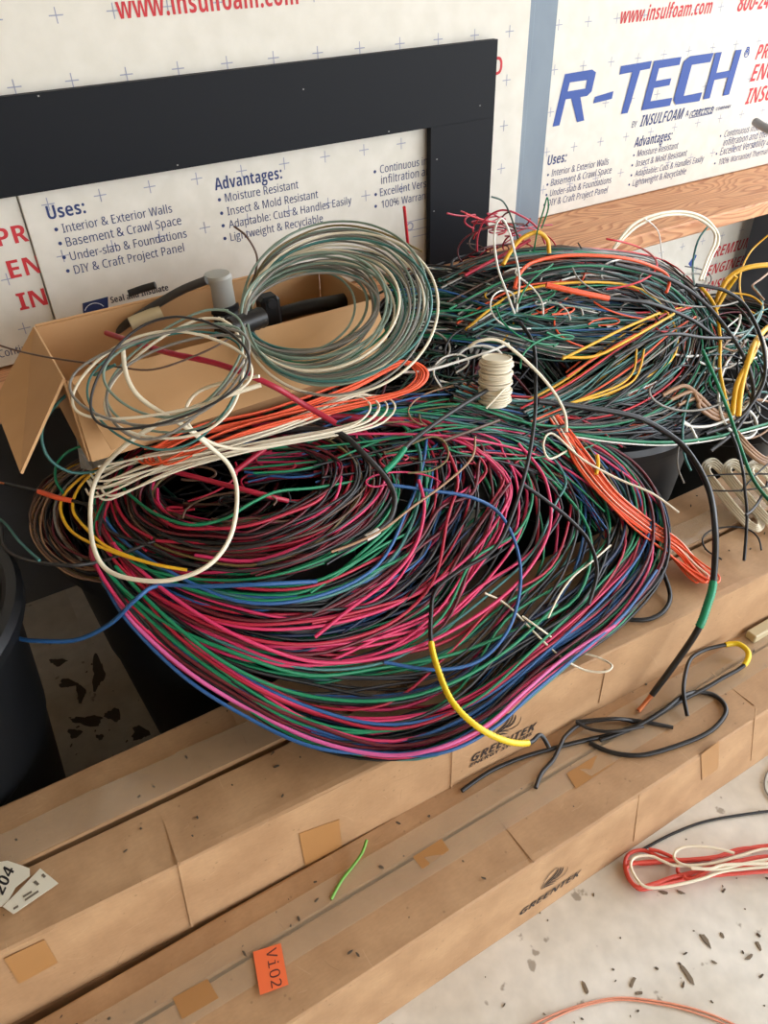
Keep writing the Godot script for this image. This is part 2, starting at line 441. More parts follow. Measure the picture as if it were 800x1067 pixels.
func wall_things() -> void:
	var film := tri("board_film", noise_tex(0.03, sr(208, 204, 192), sr(215, 211, 200), 256, 3), Vector3(2, 2, 2), 0.5)
	var navy := mat("navy_ink", sr(34, 52, 104), 0.6); var blue := mat("blue_ink", sr(38, 72, 148), 0.6); var redi := mat("red_ink", sr(190, 44, 52), 0.65)
	var grey := mat("grey_ink", sr(146, 150, 170), 0.7)
	# --- loose board standing in front of the post
	var x0 := on_z(20, 210, ZL).x
	var bd: Node
	var b := thing("foam_board", "cream foam insulation board seen above and through the black frame", "foam board")
	bd = put("board", box_mesh(Vector3(x0, 0.705, ZL - 0.05), Vector3(1.237, 1.95, ZL), 0.0015), film, b)
	var zi := ZL + 0.0006
	var s := st()
	print_z(s, "www.insulfoam.com", [123, 20], [311, 4], zi, true, 1.25)
	print_z(s, "800-248-5995", [362, -1], [470, -10], zi, true, 1.25)
	print_z(s, "ENGINEERED", [425, 91], [522.5, 83], zi, true, 1.2)
	letters(bd, redi, s)
	s = st()
	print_z(s, "Uses:", [50.9, 229], [90.2, 222.6], zi, true, 1.15)
	print_z(s, "Advantages:", [224.4, 198.5], [294.2, 187.1], zi, true, 1.25)
	bullets(s, [["Interior & Exterior Walls", [66, 242.7], [180, 222.6], [58.6, 239.1]], ["Basement & Crawl Space", [70, 257], [189.8, 235.8], [62.7, 253.7]],
		["Under-slab & Foundations", [74.3, 271.6], [195.3, 248.8], [66.8, 268.3]], ["DIY & Craft Project Panel", [78.4, 285.6], [192.5, 263], [70.7, 282.3]],
		["Moisture Resistant", [235.1, 210.5], [311.1, 196.8], [228.6, 208.2]], ["Insect & Mold Resistant", [237.4, 224.5], [331.6, 207.2], [230.9, 222.2]],
		["Adaptable: Cuts & Handles Easily", [239, 238.1], [366.4, 212.8], [232.5, 235.2]], ["Lightweight & Recyclable", [240.6, 251.1], [336.5, 230], [234.4, 248.5]],
		["Continuous insulation", [396, 180.6], [472.3, 167], [390.5, 179]], ["infiltration and thermal", [397.3, 192], [482.7, 177]],
		["Excellent Versatility and", [396, 204.6], [477, 189.4], [391.4, 202.7]], ["100% Warranted Thermal", [397.6, 217], [482.7, 201.4], [391.4, 215]]], zi, 0.0034, 1.15)
	letters(bd, navy, s)
	# certification panel, half hidden by the open box
	s = st()
	var q := [on_z(86, 316, zi), on_z(112.5, 309, zi), on_z(113, 325, zi), on_z(87, 333, zi)]
	quad(s, q[0], q[1], q[2], q[3]); letters(bd, mat("label_navy", sr(22, 44, 92), 0.5), s, "label_panel")
	s = st(); print_z(s, "Seal and Insulate", [116, 316], [176, 303.5], zi, true, 1.2); letters(bd, mat("label_ink", sr(40, 42, 60), 0.6), s)
	s = st()
	var arc := []; var aw := []
	for i in 9:
		var t := PI * (0.15 + 0.7 * i / 8.0); arc.append(on_z(99.5, 326, zi + 0.0004) + Vector3(cos(t) * 0.02, sin(t) * 0.019, 0)); aw.append(0.0008)
	strip(s, arc, aw, Vector3.BACK); letters(bd, mat("label_white", sr(210, 216, 226), 0.6), s, "label_arc")
	s = st()
	for r in [[422, 232, 446, 228], [424, 241, 446, 237], [430, 247, 447, 244]]:
		var a := on_z(r[0], r[1], zi); var c := on_z(r[2], r[3], zi); c.y = a.y
		strip(s, [a, c], [0.0008, 0.0008], Vector3.BACK)
	var ring := []; var rw := []
	for i in 13: ring.append(on_z(427, 236, zi) + Vector3(cos(TAU * i / 12), sin(TAU * i / 12), 0) * 0.008); rw.append(0.0018)
	strip(s, ring, rw, Vector3.BACK)
	letters(bd, grey, s, "certification_mark")
	var c1 := on_z(75, 84, zi); cross_marks(bd, zi - 0.0002, c1.x, c1.y, 0.0605 * 1.485, Vector2(x0, 0.8), Vector2(1.237, 1.36))
	# --- board at the far left, overlapped by the loose board
	var zf := ZL - 0.005
	b = thing("foam_board", "foam insulation board with large red letters, cut off by the overlapping board", "foam board")
	bd = put("board", box_mesh(Vector3(-1.2, 0.705, zf - 0.05), Vector3(x0 - 0.0015, 1.95, zf), 0.002), film, b)
	zi = zf + 0.0006
	s = st()
	print_z(s, "PREMIUM", [-1, 257], [122, 238], zi, true, 0.9); print_z(s, "ENGINEERED", [11.5, 290.5], [176, 260], zi, true, 0.9); print_z(s, "INSULATION", [21.5, 323.5], [178, 295], zi, true, 0.9)
	letters(bd, redi, s)
	s = st(); print_z(s, "Continuous insulation", [0, 373], [96, 352], zi, false, 1.2); letters(bd, navy, s)
	c1 = on_z(8, 291, zi); cross_marks(bd, zi - 0.0002, c1.x, c1.y, 0.093, Vector2(-0.1, 0.71), Vector2(x0, 1.2))
	# --- upper right board, set back behind the post
	zi = ZR + 0.0006
	b = thing("foam_board", "white foam insulation board with large blue logo above wooden girt", "foam board")
	bd = put("board", box_mesh(Vector3(1.3, 0.702, ZR - 0.05), Vector3(3.4, 1.95, ZR), 0.003), film, b)
	s = st()
	var L := [[[52, 307], [95, 124], [120, 120], [76, 302]], [[95, 124], [190, 108], [203, 118], [198, 141], [90, 156]], [[178, 114], [203, 118], [188, 184], [163, 190]], [[83, 188], [190, 170], [188, 184], [172, 200], [78, 215]], [[116, 205], [148, 199], [162, 285], [137, 291]],
		[[200, 203], [264, 183], [258, 210], [193, 226]],
		[[290, 96], [397, 78], [390, 105], [284, 126]], [[330, 112], [358, 107], [313, 259], [290, 263]],
		[[405, 78], [430, 74], [385, 246], [360, 250]], [[405, 78], [500, 64], [493, 92], [398, 108]], [[387, 152], [465, 138], [458, 163], [381, 177]], [[370, 222], [468, 206], [460, 234], [362, 250]],
		[[530, 62], [612, 50], [600, 82], [518, 95]], [[530, 62], [508, 80], [472, 215], [480, 229], [502, 222], [536, 92]], [[478, 206], [572, 187], [562, 218], [480, 230]],
		[[618, 50], [640, 47], [598, 208], [575, 212]], [[688, 41], [710, 38], [665, 195], [643, 200]], [[602, 124], [686, 108], [680, 132], [596, 148]]]
	var ply := 0
	for poly in L:
		var w := []
		for v in poly:
			var pxy := zz(v, 3.3333, 560, 40); w.append(on_z(pxy[0], pxy[1], zi + ply * 0.00012))
		for i in range(1, w.size() - 1):
			for v in [w[0], w[i], w[i + 1]]: s.add_vertex(v)
		ply += 1
	ring = []; rw = []
	for i in 13: ring.append(on_z(778, 55.5, zi) + Vector3(cos(TAU * i / 12), sin(TAU * i / 12), 0) * 0.0095); rw.append(0.0012)
	strip(s, ring, rw, Vector3.BACK)
	print_z(s, "R", [776.2, 57.6], [780, 57], zi, true)
	letters(bd, blue, s)
	s = st()
	print_z(s, "www.insulfoam.com", [644.5, 25], [740, 14], zi, true, 1.35, 0.15); print_z(s, "800-248-5995", [767, 12.4], [831, 4], zi, true, 1.35, 0.15)
	print_z(s, "PREMIUM", [786.3, 62.4], [834, 54], zi, true, 1.15, 0.2); print_z(s, "ENGINEERED", [781, 85.2], [852, 74], zi, true, 1.15, 0.2); print_z(s, "INSULATION", [775.6, 109], [842, 98], zi, true, 1.15, 0.2)
	letters(bd, redi, s)
	s = st()
	var zl := func(t: String, a: Array, c: Array, bold := false, tall := 1.25, sl := 0.1): print_z(s, t, zz(a, 3.077, 540, 0), zz(c, 3.077, 540, 0), zi, bold, tall, sl)
	zl.call("BY", [362, 410], [378, 406]); zl.call("INSULFOAM", [388, 407], [522, 382], true, 1.35, 0.25); zl.call("A", [535, 374], [544, 372], true)
	zl.call("CARLISLE", [553, 375], [620, 360], true, 1.2, 0.25); zl.call("COMPANY", [632, 355], [680, 344], true, 0.9)
	zl.call("Uses:", [92, 531], [152, 520], true)
	zl.call("Advantages:", [370, 473], [490, 445], true, 1.4)
	for e in [["Interior & Exterior Walls", 105, 566, 288], ["Basement & Crawl Space", 103, 597, 297], ["Under-slab & Foundations", 100, 630, 296], ["DIY & Craft Project Panel", 93, 662, 283], ["Moisture Resistant", 380, 503, 510], ["Insect & Mold Resistant", 375, 535, 538], ["Adaptable: Cuts & Handles Easily", 372, 567, 592], ["Lightweight & Recyclable", 365, 597, 535],
		["Continuous insulation", 658, 441, 808], ["infiltration and thermal", 655, 469, 825], ["Excellent Versatility and", 645, 498, 820], ["100% Warranted Thermal", 640, 529, 795]]:
		zl.call(e[0], [e[1], e[2]], [e[3], e[2] - (e[3] - e[1]) * 0.22])
		if not e[0].begins_with("inf"): dot_z(s, zz([e[1] - 10, e[2] - 5], 3.077, 540, 0), zi, 0.0032)
	var fr := []
	for v in [[547, 379], [620, 364], [627, 345], [554, 359]]:
		var pq := zz(v, 3.077, 540, 0); fr.append(on_z(pq[0], pq[1], zi))
	fr.append(fr[0]); strip(s, fr, [0.0011, 0.0011, 0.0011, 0.0011, 0.0011], Vector3.BACK)
	letters(bd, navy, s)
	c1 = on_z(613, 22.5, zi); cross_marks(bd, zi - 0.0002, c1.x, c1.y, 0.0571 * 1.6, Vector2(1.36, 0.74), Vector2(2.45, 1.25))
	# --- lower right board, under the girt
	b = thing("foam_board", "white foam insulation board under the wooden girt, red lettering in its shade", "foam board")
	bd = put("board", box_mesh(Vector3(0.9, 0.06, ZR - 0.05), Vector3(3.4, 0.66, ZR), 0.003), film, b)
	s = st()
	var yb := on_z(694.4, 247, ZR).y
	print_z(s, "www.insulfoam.com", [600, 273.5], [694.4, 247], zi, true, 1.35, 0.15); print_z(s, "800-248-5995", [718.6, 239], [771, 223.6], zi, true, 1.35, 0.15)
	print_z(s, "PREMIUM", [737.5, 270.2], [780, 259], zi, true, 1.1, 0.2); print_z(s, "ENGINEERED", [735.6, 287.8], [790, 272], zi, true, 1.1, 0.2); print_z(s, "INSULATION", [734, 305], [786, 290], zi, true, 1.1, 0.2)
	letters(bd, redi, s)
	s = st()
	for poly in [[[717, 275], [724, 265], [726, 266], [720, 279]]]:
		var w := []
		for v in poly: w.append(on_z(v[0], v[1], zi))
		quad(s, w[0], w[1], w[2], w[3])
	letters(bd, blue, s)
	c1 = on_z(714, 242, zi); cross_marks(bd, zi - 0.0002, c1.x, c1.y - 0.045, 0.0571 * 1.6, Vector2(1.6, 0.3), Vector2(2.45, 0.64))
	# --- galvanised post, folded channel
	var galv := tri("galvanised", noise_tex(0.02, sr(106, 118, 130), sr(120, 132, 142), 256, 8), Vector3(1.2, 0.5, 1.2), 0.5); galv.metallic = 0.25
	b = thing("upright_piece", "galvanised steel channel post between the foam boards", "post")
	put("web", box_mesh(Vector3(1.252, 0.702, -1.512), Vector3(1.330, 2.6, -1.506), 0.002), galv, b)
	put("flange", box_mesh(Vector3(1.252, 0.702, -1.598), Vector3(1.256, 2.6, -1.512), 0.001), galv, b)
	put("flange", box_mesh(Vector3(1.326, 0.702, -1.598), Vector3(1.330, 2.6, -1.512), 0.001), galv, b)
	put("lip", box_mesh(Vector3(1.240, 0.702, -1.5055), Vector3(1.262, 2.6, -1.500), 0.002), galv, b)
	# --- wooden girt with growth rings
	var im := Image.create(1024, 256, true, Image.FORMAT_RGB8)
	var n1 := FastNoiseLite.new(); n1.seed = 21; n1.frequency = 0.004; n1.fractal_octaves = 2
	var n2 := FastNoiseLite.new(); n2.seed = 5; n2.frequency = 0.05
	for y in 256:
		for x in 1024:
			var warp := n1.get_noise_2d(x * 0.6, y * 1.5) * 5.5 + n1.get_noise_2d(x * 0.25 + 900, y * 3.0) * 2.0
			var f := fposmod(y / 19.0 + warp, 1.0)
			var late := smoothstep(0.35, 0.92, f) * (1.0 - smoothstep(0.94, 1.0, f))
			var c := sr(210, 156, 112).lerp(sr(170, 108, 70), late * 0.8)
			c = c * (1.0 + n2.get_noise_2d(x * 0.15, y * 2.0) * 0.10)
			im.set_pixel(x, y, c)
	im.generate_mipmaps()
	var wood := tri("girt_wood", ImageTexture.create_from_image(im), Vector3(0.8, 3.6, 3.6), 0.62)
	b = tag(put("wooden_girt", box_mesh(Vector3(-1.6, 0.662, -1.665), Vector3(3.4, 0.70, -1.352), 0.004), wood), "brown wooden girt with wavy grain running along the wall below the boards", "beam")
	# --- black frame leaning on the boards
	var blk := mat("black_sheet", sr(15, 18, 24), 0.55, 0.0, 0.3)
	b = thing("black_frame", "flat matte black frame standing against the cream foam board", "frame")
	var zb := -1.470
	var fx := 0.778 * 1.462; var ix := 0.6663 * 1.462
	var ft := on_z(260, 71, -1.462).y; var fi := on_z(225, 170, -1.462).y
	put("top_rail", box_mesh(Vector3(-1.16, fi, zb - 0.008), Vector3(fx, ft, zb + 0.008), 0.0003), blk, b)
	put("side_rail", box_mesh(Vector3(ix, 0.702, zb - 0.008), Vector3(fx, fi - 0.0001, zb + 0.008), 0.0002), blk, b)
	put("side_rail", box_mesh(Vector3(-1.16, 0.702, zb - 0.008), Vector3(-1.0, fi - 0.0001, zb + 0.008), 0.0002), blk, b)
	s = st()
	for v in [[40, 100], [185, 172], [316, 93], [452, 220], [455, 166], [500, 110], [405, 137]]:
		var p := on_z(v[0], v[1], zb + 0.0082); box(s, p - Vector3(0.0015, 0.0012, 0), p + Vector3(0.0015, 0.0012, 0.0006), 0.0002)
	var sp := put("paint_chips", done(s), mat("chip", sr(150, 150, 146), 0.8), b); sp.set_meta("kind", "stuff")
	# --- grey pipe end poking in at the right
	s = st()
	tube_in(PackedVector3Array([on_z(787, 127, -1.5), on_z(793, 131, -1.47), on_z(830, 150, -1.36)]), 0.011, 14)
	tag(put("pipe", commit(), mat("pipe_grey", sr(150, 152, 154), 0.5)), "grey pipe end in front of the blue logo board", "pipe")
	# dark grey upright block over the dark band under the girt at the right
	tag(put("upright_piece", box_mesh(Vector3(2.27, 0.0, -1.56), Vector3(2.46, 0.661, -1.40), 0.006), mat("dark_block", sr(58, 64, 74), 0.5, 0.3)), "dark grey upright block under the girt beside the red lettering", "post")

# ------------------------------------------------------------------ long cartons
# body lofted along x; front edge zf at x = 0 leans by k per metre; the arrises wobble
func loft_x(s: SurfaceTool, prof: Array, xa: float, xb: float, k: float, sd: int, wob := 0.002, step := 0.05) -> void:
	var nz := FastNoiseLite.new(); nz.seed = sd; nz.frequency = 2.2
	var n := int(ceil((xb - xa) / step)); var rows := []
	for i in n + 1:
		var x := lerpf(xa, xb, float(i) / n); var row := []
		for j in prof.size():
			var v: Array = prof[j]
			row.append(Vector3(x, v[1] + nz.get_noise_2d(x * 1.5, j * 9.0) * wob, v[0] + k * x * v[2] + nz.get_noise_2d(x * 1.5 + 50, j * 9.0) * wob))
		rows.append(row)
	var m := prof.size()
	for i in n:
		for j in m:
			quad(s, rows[i][j], rows[i][(j + 1) % m], rows[i + 1][(j + 1) % m], rows[i + 1][j])
	for i in range(1, m - 1):
		for v in [rows[0][0], rows[0][i + 1], rows[0][i]]: s.add_vertex(v)
		for v in [rows[n][0], rows[n][i], rows[n][i + 1]]: s.add_vertex(v)

func carton(label: String, xa: float, xb: float, y0: float, y1: float, zf: float, zb: float, lean: float, seam: float, sd: int, gap := 0.0025) -> Node3D:
	var card: Material = mats["card"]
	var o := thing("long_carton", label, "carton")
	var t := 0.004; var c := 0.003
	var s := st()
	# z, y, share of the lean
	loft_x(s, [[zf - 0.001, y0, 1], [zb + 0.001, y0, 0], [zb, y0 + 0.002, 0], [zb, y1 - t - 0.002, 0], [seam - 0.006, y1 - t - 0.002, 0.5], [seam - 0.006, y1 - 0.045, 0.5], [seam + 0.006, y1 - 0.045, 0.5], [seam + 0.006, y1 - t - 0.002, 0.5], [zf - 0.0005, y1 - t - 0.002, 1], [zf, y1 - t - 0.004, 1], [zf, y0 + 0.002, 1]], xa, xb, lean, sd, 0.0012)
	put("body", done(s), card, o)
	s = st()
	loft_x(s, [[zf, y1 - t - 0.003, 1], [seam + gap, y1 - t, 0.5], [seam + gap, y1 - 0.002, 0.5], [seam + gap + 0.003, y1 + 0.0025, 0.5], [zf - 0.012, y1, 1], [zf - c, y1 - 0.0008, 1], [zf + 0.0004, y1 - c, 1]], xa, xb, lean, sd + 1, 0.0015)
	put("top_flap", done(s), card, o)
	s = st()
	loft_x(s, [[seam - gap, y1 - t, 0.5], [zb, y1 - t - 0.003, 0], [zb - 0.0004, y1 - c, 0], [zb + c, y1 - 0.0008, 0], [seam - gap - 0.003, y1 + 0.001, 0.5], [seam - gap, y1 - 0.002, 0.5]], xa, xb, lean, sd + 2, 0.0015)
	put("top_flap", done(s), card, o)
	return o

func line_strip(parent: Node, c: Array, axis: Array, th: float, w: float, m: Material, called: String) -> void:
	# narrow raised crease following px points, each on its own plane ["y"/"z", h]
	var p := PackedVector3Array()
	for i in c.size():
		p.append(on_y(c[i][0], c[i][1], axis[i][1]) if axis[i][0] == "y" else on_z(c[i][0], c[i][1], axis[i][1]))
	var s := st()
	for i in p.size() - 1:
		var n := Vector3.UP if axis[i][0] == "y" and axis[i + 1][0] == "y" else Vector3.BACK
		var d := n.cross((p[i + 1] - p[i]).normalized()) * w
		plate(s, [p[i] - d, p[i + 1] - d, p[i + 1] + d, p[i] + d], n, th)
	put(called, done(s), m, parent)

# brown paper: cloudy fibre, flutes showing through, scuffs and small smudges
func card_texture() -> ImageTexture:
	var S := 1024; var g := RandomNumberGenerator.new(); g.seed = 5
	var im := Image.create(S, S, true, Image.FORMAT_RGB8)
	var n1 := FastNoiseLite.new(); n1.seed = 31; n1.frequency = 0.006; n1.fractal_octaves = 4
	var n2 := FastNoiseLite.new(); n2.seed = 32; n2.frequency = 0.12; n2.fractal_octaves = 2
	var lo := sr(166, 129, 92); var hi := sr(184, 147, 108)
	for y in S:
		var fy := float(y) / S
		for x in S:
			var fx := float(x) / S
			var a := n1.get_noise_2d(x, y) * (1 - fx) + n1.get_noise_2d(x - S, y) * fx
			a = a * (1 - fy) + (n1.get_noise_2d(x, y - S) * (1 - fx) + n1.get_noise_2d(x - S, y - S) * fx) * fy
			var c := lo.lerp(hi, clampf(0.5 + a * 1.3, 0, 1))
			c = c * (1.0 + n2.get_noise_2d(x * 0.3, y) * 0.03 + 0.003 * sin(TAU * x / 11.38))
			im.set_pixel(x, y, c)
	for i in 70:      # scuffs where the top paper is rubbed lighter, and a few dark scratches
		var x := g.randf() * S; var y := g.randf() * S; var an := g.randf_range(-0.6, 0.6) + (PI / 2 if g.randf() < 0.3 else 0.0); var len := g.randi_range(8, 70)
		var to := sr(206, 176, 140) if g.randf() < 0.7 else sr(128, 98, 68)
		for k in len:
			an += g.randf_range(-0.05, 0.05)
			x += cos(an); y += sin(an)
			var px := posmod(int(x), S); var py := posmod(int(y), S)
			im.set_pixel(px, py, im.get_pixel(px, py).lerp(to, 0.55))
	for i in 160:
		var x := g.randi() % S; var y := g.randi() % S; var r := g.randi_range(1, 3)
		for dx in range(-r, r + 1):
			for dy in range(-r, r + 1):
				if dx * dx + dy * dy <= r * r:
					var px := posmod(x + dx, S); var py := posmod(y + dy, S)
					im.set_pixel(px, py, im.get_pixel(px, py).lerp(sr(112, 88, 64), 0.35))
	im.generate_mipmaps()
	return ImageTexture.create_from_image(im)

func cartons() -> void:
	var cardtex := card_texture()
	tri("card", cardtex, Vector3(1.6, 1.6, 1.6), 0.72)
	var brown_tape := mat("brown_tape", sr(172, 126, 78), 0.28)
	var clear := mat("clear_tape", Color(0.86, 0.78, 0.66, 0.30), 0.10); clear.transparency = BaseMaterial3D.TRANSPARENCY_ALPHA
	var crease: Material = mats["card"]
	var ink := mat("carton_ink", sr(48, 40, 36), 0.75)
	carton("long cardboard carton lying on the floor under the logo carton", -1.0, 1.75, 0.0, 0.186, -0.606, -0.82, 0.03, -0.70, 51)
	var b := carton("long brown cardboard carton in the upper row, carrying the wire heap", -0.95, 1.8, 0.187, BTOP, -0.603, -0.822, 0.036, -0.708, 41, 0.0045)
	var a := carton("long brown cardboard carton on the open floor in front, orange tag on top", -1.1, 1.9, 0.0, ATOP, -0.413, -0.592, 0.0, -0.518, 61)
	# tape along the seams and patches of it on the faces
	var s := st()
	for k in 22:
		var x := -0.9 + k * 0.12
		var e := 0.003 * sin(k * 2.3)
		quad(s, Vector3(x, BTOP + 0.0035, -0.772 + e + 0.018 * x), Vector3(x + 0.12, BTOP + 0.0035, -0.772 - e + 0.018 * (x + .12)), Vector3(x + 0.12, BTOP + 0.0035, -0.7145 + 0.018 * (x + .12)), Vector3(x, BTOP + 0.0035, -0.7145 + 0.018 * x))
	put("clear_tape", done(s), clear, b)
	s = st()
	var nz := FastNoiseLite.new(); nz.seed = 7; nz.frequency = 3.0
	for k in 46:
		var x := -0.9 + k * 0.06; var x2 := x + 0.06
		quad(s, Vector3(x, ATOP + 0.003 + nz.get_noise_1d(x * 3) * 0.002, -0.555), Vector3(x2, ATOP + 0.003 + nz.get_noise_1d(x2 * 3) * 0.002, -0.555), Vector3(x2, ATOP + 0.0035 + nz.get_noise_1d(x2 * 3 + 40) * 0.002, -0.478), Vector3(x, ATOP + 0.0035 + nz.get_noise_1d(x * 3 + 40) * 0.002, -0.478))
	put("clear_tape", done(s), clear, a)
	var bz := func(px: float, py: float, z0: float) -> Vector3:
		var p := on_z(px, py, z0)
		for i in 3: p = on_z(px, py, -0.603 + 0.036 * p.x)
		return p
	for c in [[[311, 868], [353, 853], [356, 888], [318, 903]], [[4, 998], [46, 978], [60, 1002], [20, 1024]]]:
		s = st(); var w := []
		for v in c: w.append(bz.call(v[0], v[1], -0.6) + Vector3(0, 0, 0.001))
		plate(s, w, Vector3.BACK, 0.0006); put("brown_tape", done(s), brown_tape, b.get_node("body"))
	for c in [[[730, 786], [749, 772], [748, 801], [731, 813]]]:
		s = st(); px_plate(s, c, "z", -0.412, 0.0006); put("brown_tape", done(s), brown_tape, a)
	for c in [[[430, 893], [460, 874], [468, 886], [440, 906]], [[180, 1040], [216, 1020], [228, 1040], [190, 1062]], [[590, 806], [630, 782], [640, 795], [600, 822]]]:
		s = st(); px_plate(s, c, "y", ATOP + 0.003, 0.0006); put("brown_tape", done(s), brown_tape, a)
	line_strip(b, [[168, 843], [186, 899]], [["y", BTOP + 0.001], ["y", BTOP + 0.001]], 0.0012, 0.0018, crease, "crease")
	line_strip(b, [[186.5, 901], [200, 965]], [["z", -0.601], ["z", -0.601]], 0.0012, 0.0016, crease, "crease")
	line_strip(b, [[238, 733], [263, 785]], [["y", BTOP + 0.001], ["y", BTOP + 0.001]], 0.0012, 0.0018, crease, "crease")
	line_strip(b, [[472, 772], [470, 822]], [["z", -0.585], ["z", -0.585]], 0.001, 0.0012, crease, "crease")
	line_strip(b, [[631, 697], [624, 732]], [["z", -0.575], ["z", -0.575]], 0.001, 0.0012, crease, "crease")
	line_strip(a, [[514, 846], [557, 899]], [["y", ATOP + 0.001], ["y", ATOP + 0.001]], 0.0012, 0.0014, crease, "crease")
	line_strip(a, [[740, 700], [786, 735]], [["y", ATOP + 0.001], ["y", ATOP + 0.001]], 0.0012, 0.0012, crease, "crease")
	line_strip(a, [[787, 738], [782, 792]], [["z", -0.413], ["z", -0.413]], 0.0012, 0.0012, crease, "crease")
	line_strip(a, [[666, 828], [660, 876]], [["z", -0.413], ["z", -0.413]], 0.0012, 0.0012, crease, "crease")
	# printed mark: swirl over a slanted word
	var swirl := [[[260, 290, 3], [285, 230, 5], [330, 155, 6], [380, 112, 6], [405, 104, 3]], [[262, 292, 3], [320, 240, 12], [370, 195, 12], [400, 150, 9], [408, 112, 3]], [[285, 283, 4], [350, 235, 9], [400, 190, 9], [425, 150, 9], [432, 112, 4]], [[345, 225, 3], [395, 215, 10], [432, 185, 12], [450, 150, 8], [455, 115, 3]], [[360, 243, 2], [420, 232, 5], [470, 200, 5], [495, 160, 4], [500, 128, 2]], [[262, 300, 3], [310, 280, 10], [350, 272, 8], [385, 272, 2]], [[300, 262, 2], [350, 250, 8], [400, 250, 2]]]
	var t0: Vector3 = bz.call(489.4, 794.4, -0.59); var t1: Vector3 = bz.call(556, 759.5, -0.57); t1.y = t0.y
	s = st(); text_to(s, "GREENTEK", t0 + Vector3(0, 0, .0012), t1 + Vector3(0, 0, .0012), Vector3.UP, true, 0.95, 0.3)
	var e0: Vector3 = bz.call(488.6, 799.2, -0.59); var e1: Vector3 = bz.call(553, 765.2, -0.57); e1.y = e0.y
	text_to(s, "ENERGY SYSTEMS", e0 + Vector3(0, 0, .0012), e1 + Vector3(0, 0, .0012), Vector3.UP, true, 0.8, 0.3)
	var sw := []
	for cv in swirl:
		var p := []; var w := []
		for v in cv: p.append(bz.call(v[0] / 8.0 + 480, v[1] / 8.0 + 730, -0.58) + Vector3(0, 0, .0012)); w.append(v[2] * 0.00019)
		sw.append([p, w]); strip(s, p, w, Vector3.BACK)
	put("lettering", done(s), ink, b.get_node("body"))
	var u0 := on_z(540.3, 955, -0.4118); var u1 := on_z(602.5, 912.5, -0.4118); u1.y = u0.y
	s = st(); text_to(s, "GREENTEK", u0, u1, Vector3.UP, true, 0.95, 0.3)
	var k := u0.distance_to(u1) / t0.distance_to(t1)
	for q in sw:
		var p := []; var w := []
		for v in q[0]: var d: Vector3 = (v - t0) * k; p.append(u0 + Vector3(d.x, d.y + 0.006, 0))
		for v in q[1]: w.append(v * k)
		strip(s, p, w, Vector3.BACK)
	put("lettering", done(s), ink, a.get_node("body"))

# ------------------------------------------------------------------ bins
func bin(label: String, where: Vector3, r: float, rb: float, h: float, tilt := 0.0) -> Node3D:
	var o := thing("trash_bin", label, "bin")
	var pl := mat("bin_black", sr(15, 16, 18), 0.45)
	var prof := [Vector2(0, 0.004), Vector2(rb - 0.01, 0.004), Vector2(rb, 0.014), Vector2(lerpf(rb, r, 0.55), h * 0.55), Vector2(lerpf(rb, r, 0.55) + 0.004, h * 0.56), Vector2(r - 0.006, h - 0.06), Vector2(r - 0.004, h - 0.035)]
	var inner := [Vector2(r - 0.012, h - 0.03), Vector2(rb - 0.004, 0.018), Vector2(0, 0.012)]
	var m := put("body", lathe(prof + inner, 56, false), pl, o)
	var rim := put("rim", lathe([Vector2(r - 0.013, h - 0.034), Vector2(r + 0.006, h - 0.036), Vector2(r + 0.014, h - 0.030), Vector2(r + 0.016, h - 0.012), Vector2(r + 0.010, h), Vector2(r - 0.004, h), Vector2(r - 0.012, h - 0.006)], 56), pl, o)
	for x in [m, rim]: x.position = where
	return o

func bins() -> void:
	bin("round black plastic bin beside the empty floor gap, blue wire reaching to it", Vector3(-0.325, 0, -1.03), 0.26, 0.20, 0.60)
	bin("round black plastic bin filled with the dark red wire coil", Vector3(0.275, 0, -1.1), 0.262, 0.205, 0.575)
	bin("round black plastic bin under the orange and yellow wire heap", Vector3(1.15, 0, -1.10), 0.255, 0.20, 0.50)
	bin("round black plastic bin between the red coil bin and the yellow heap bin", Vector3(0.71, 0, -1.18), 0.16, 0.13, 0.56)
	bin("round black plastic bin behind the white cord coil", Vector3(1.66, 0, -1.12), 0.21, 0.17, 0.50)

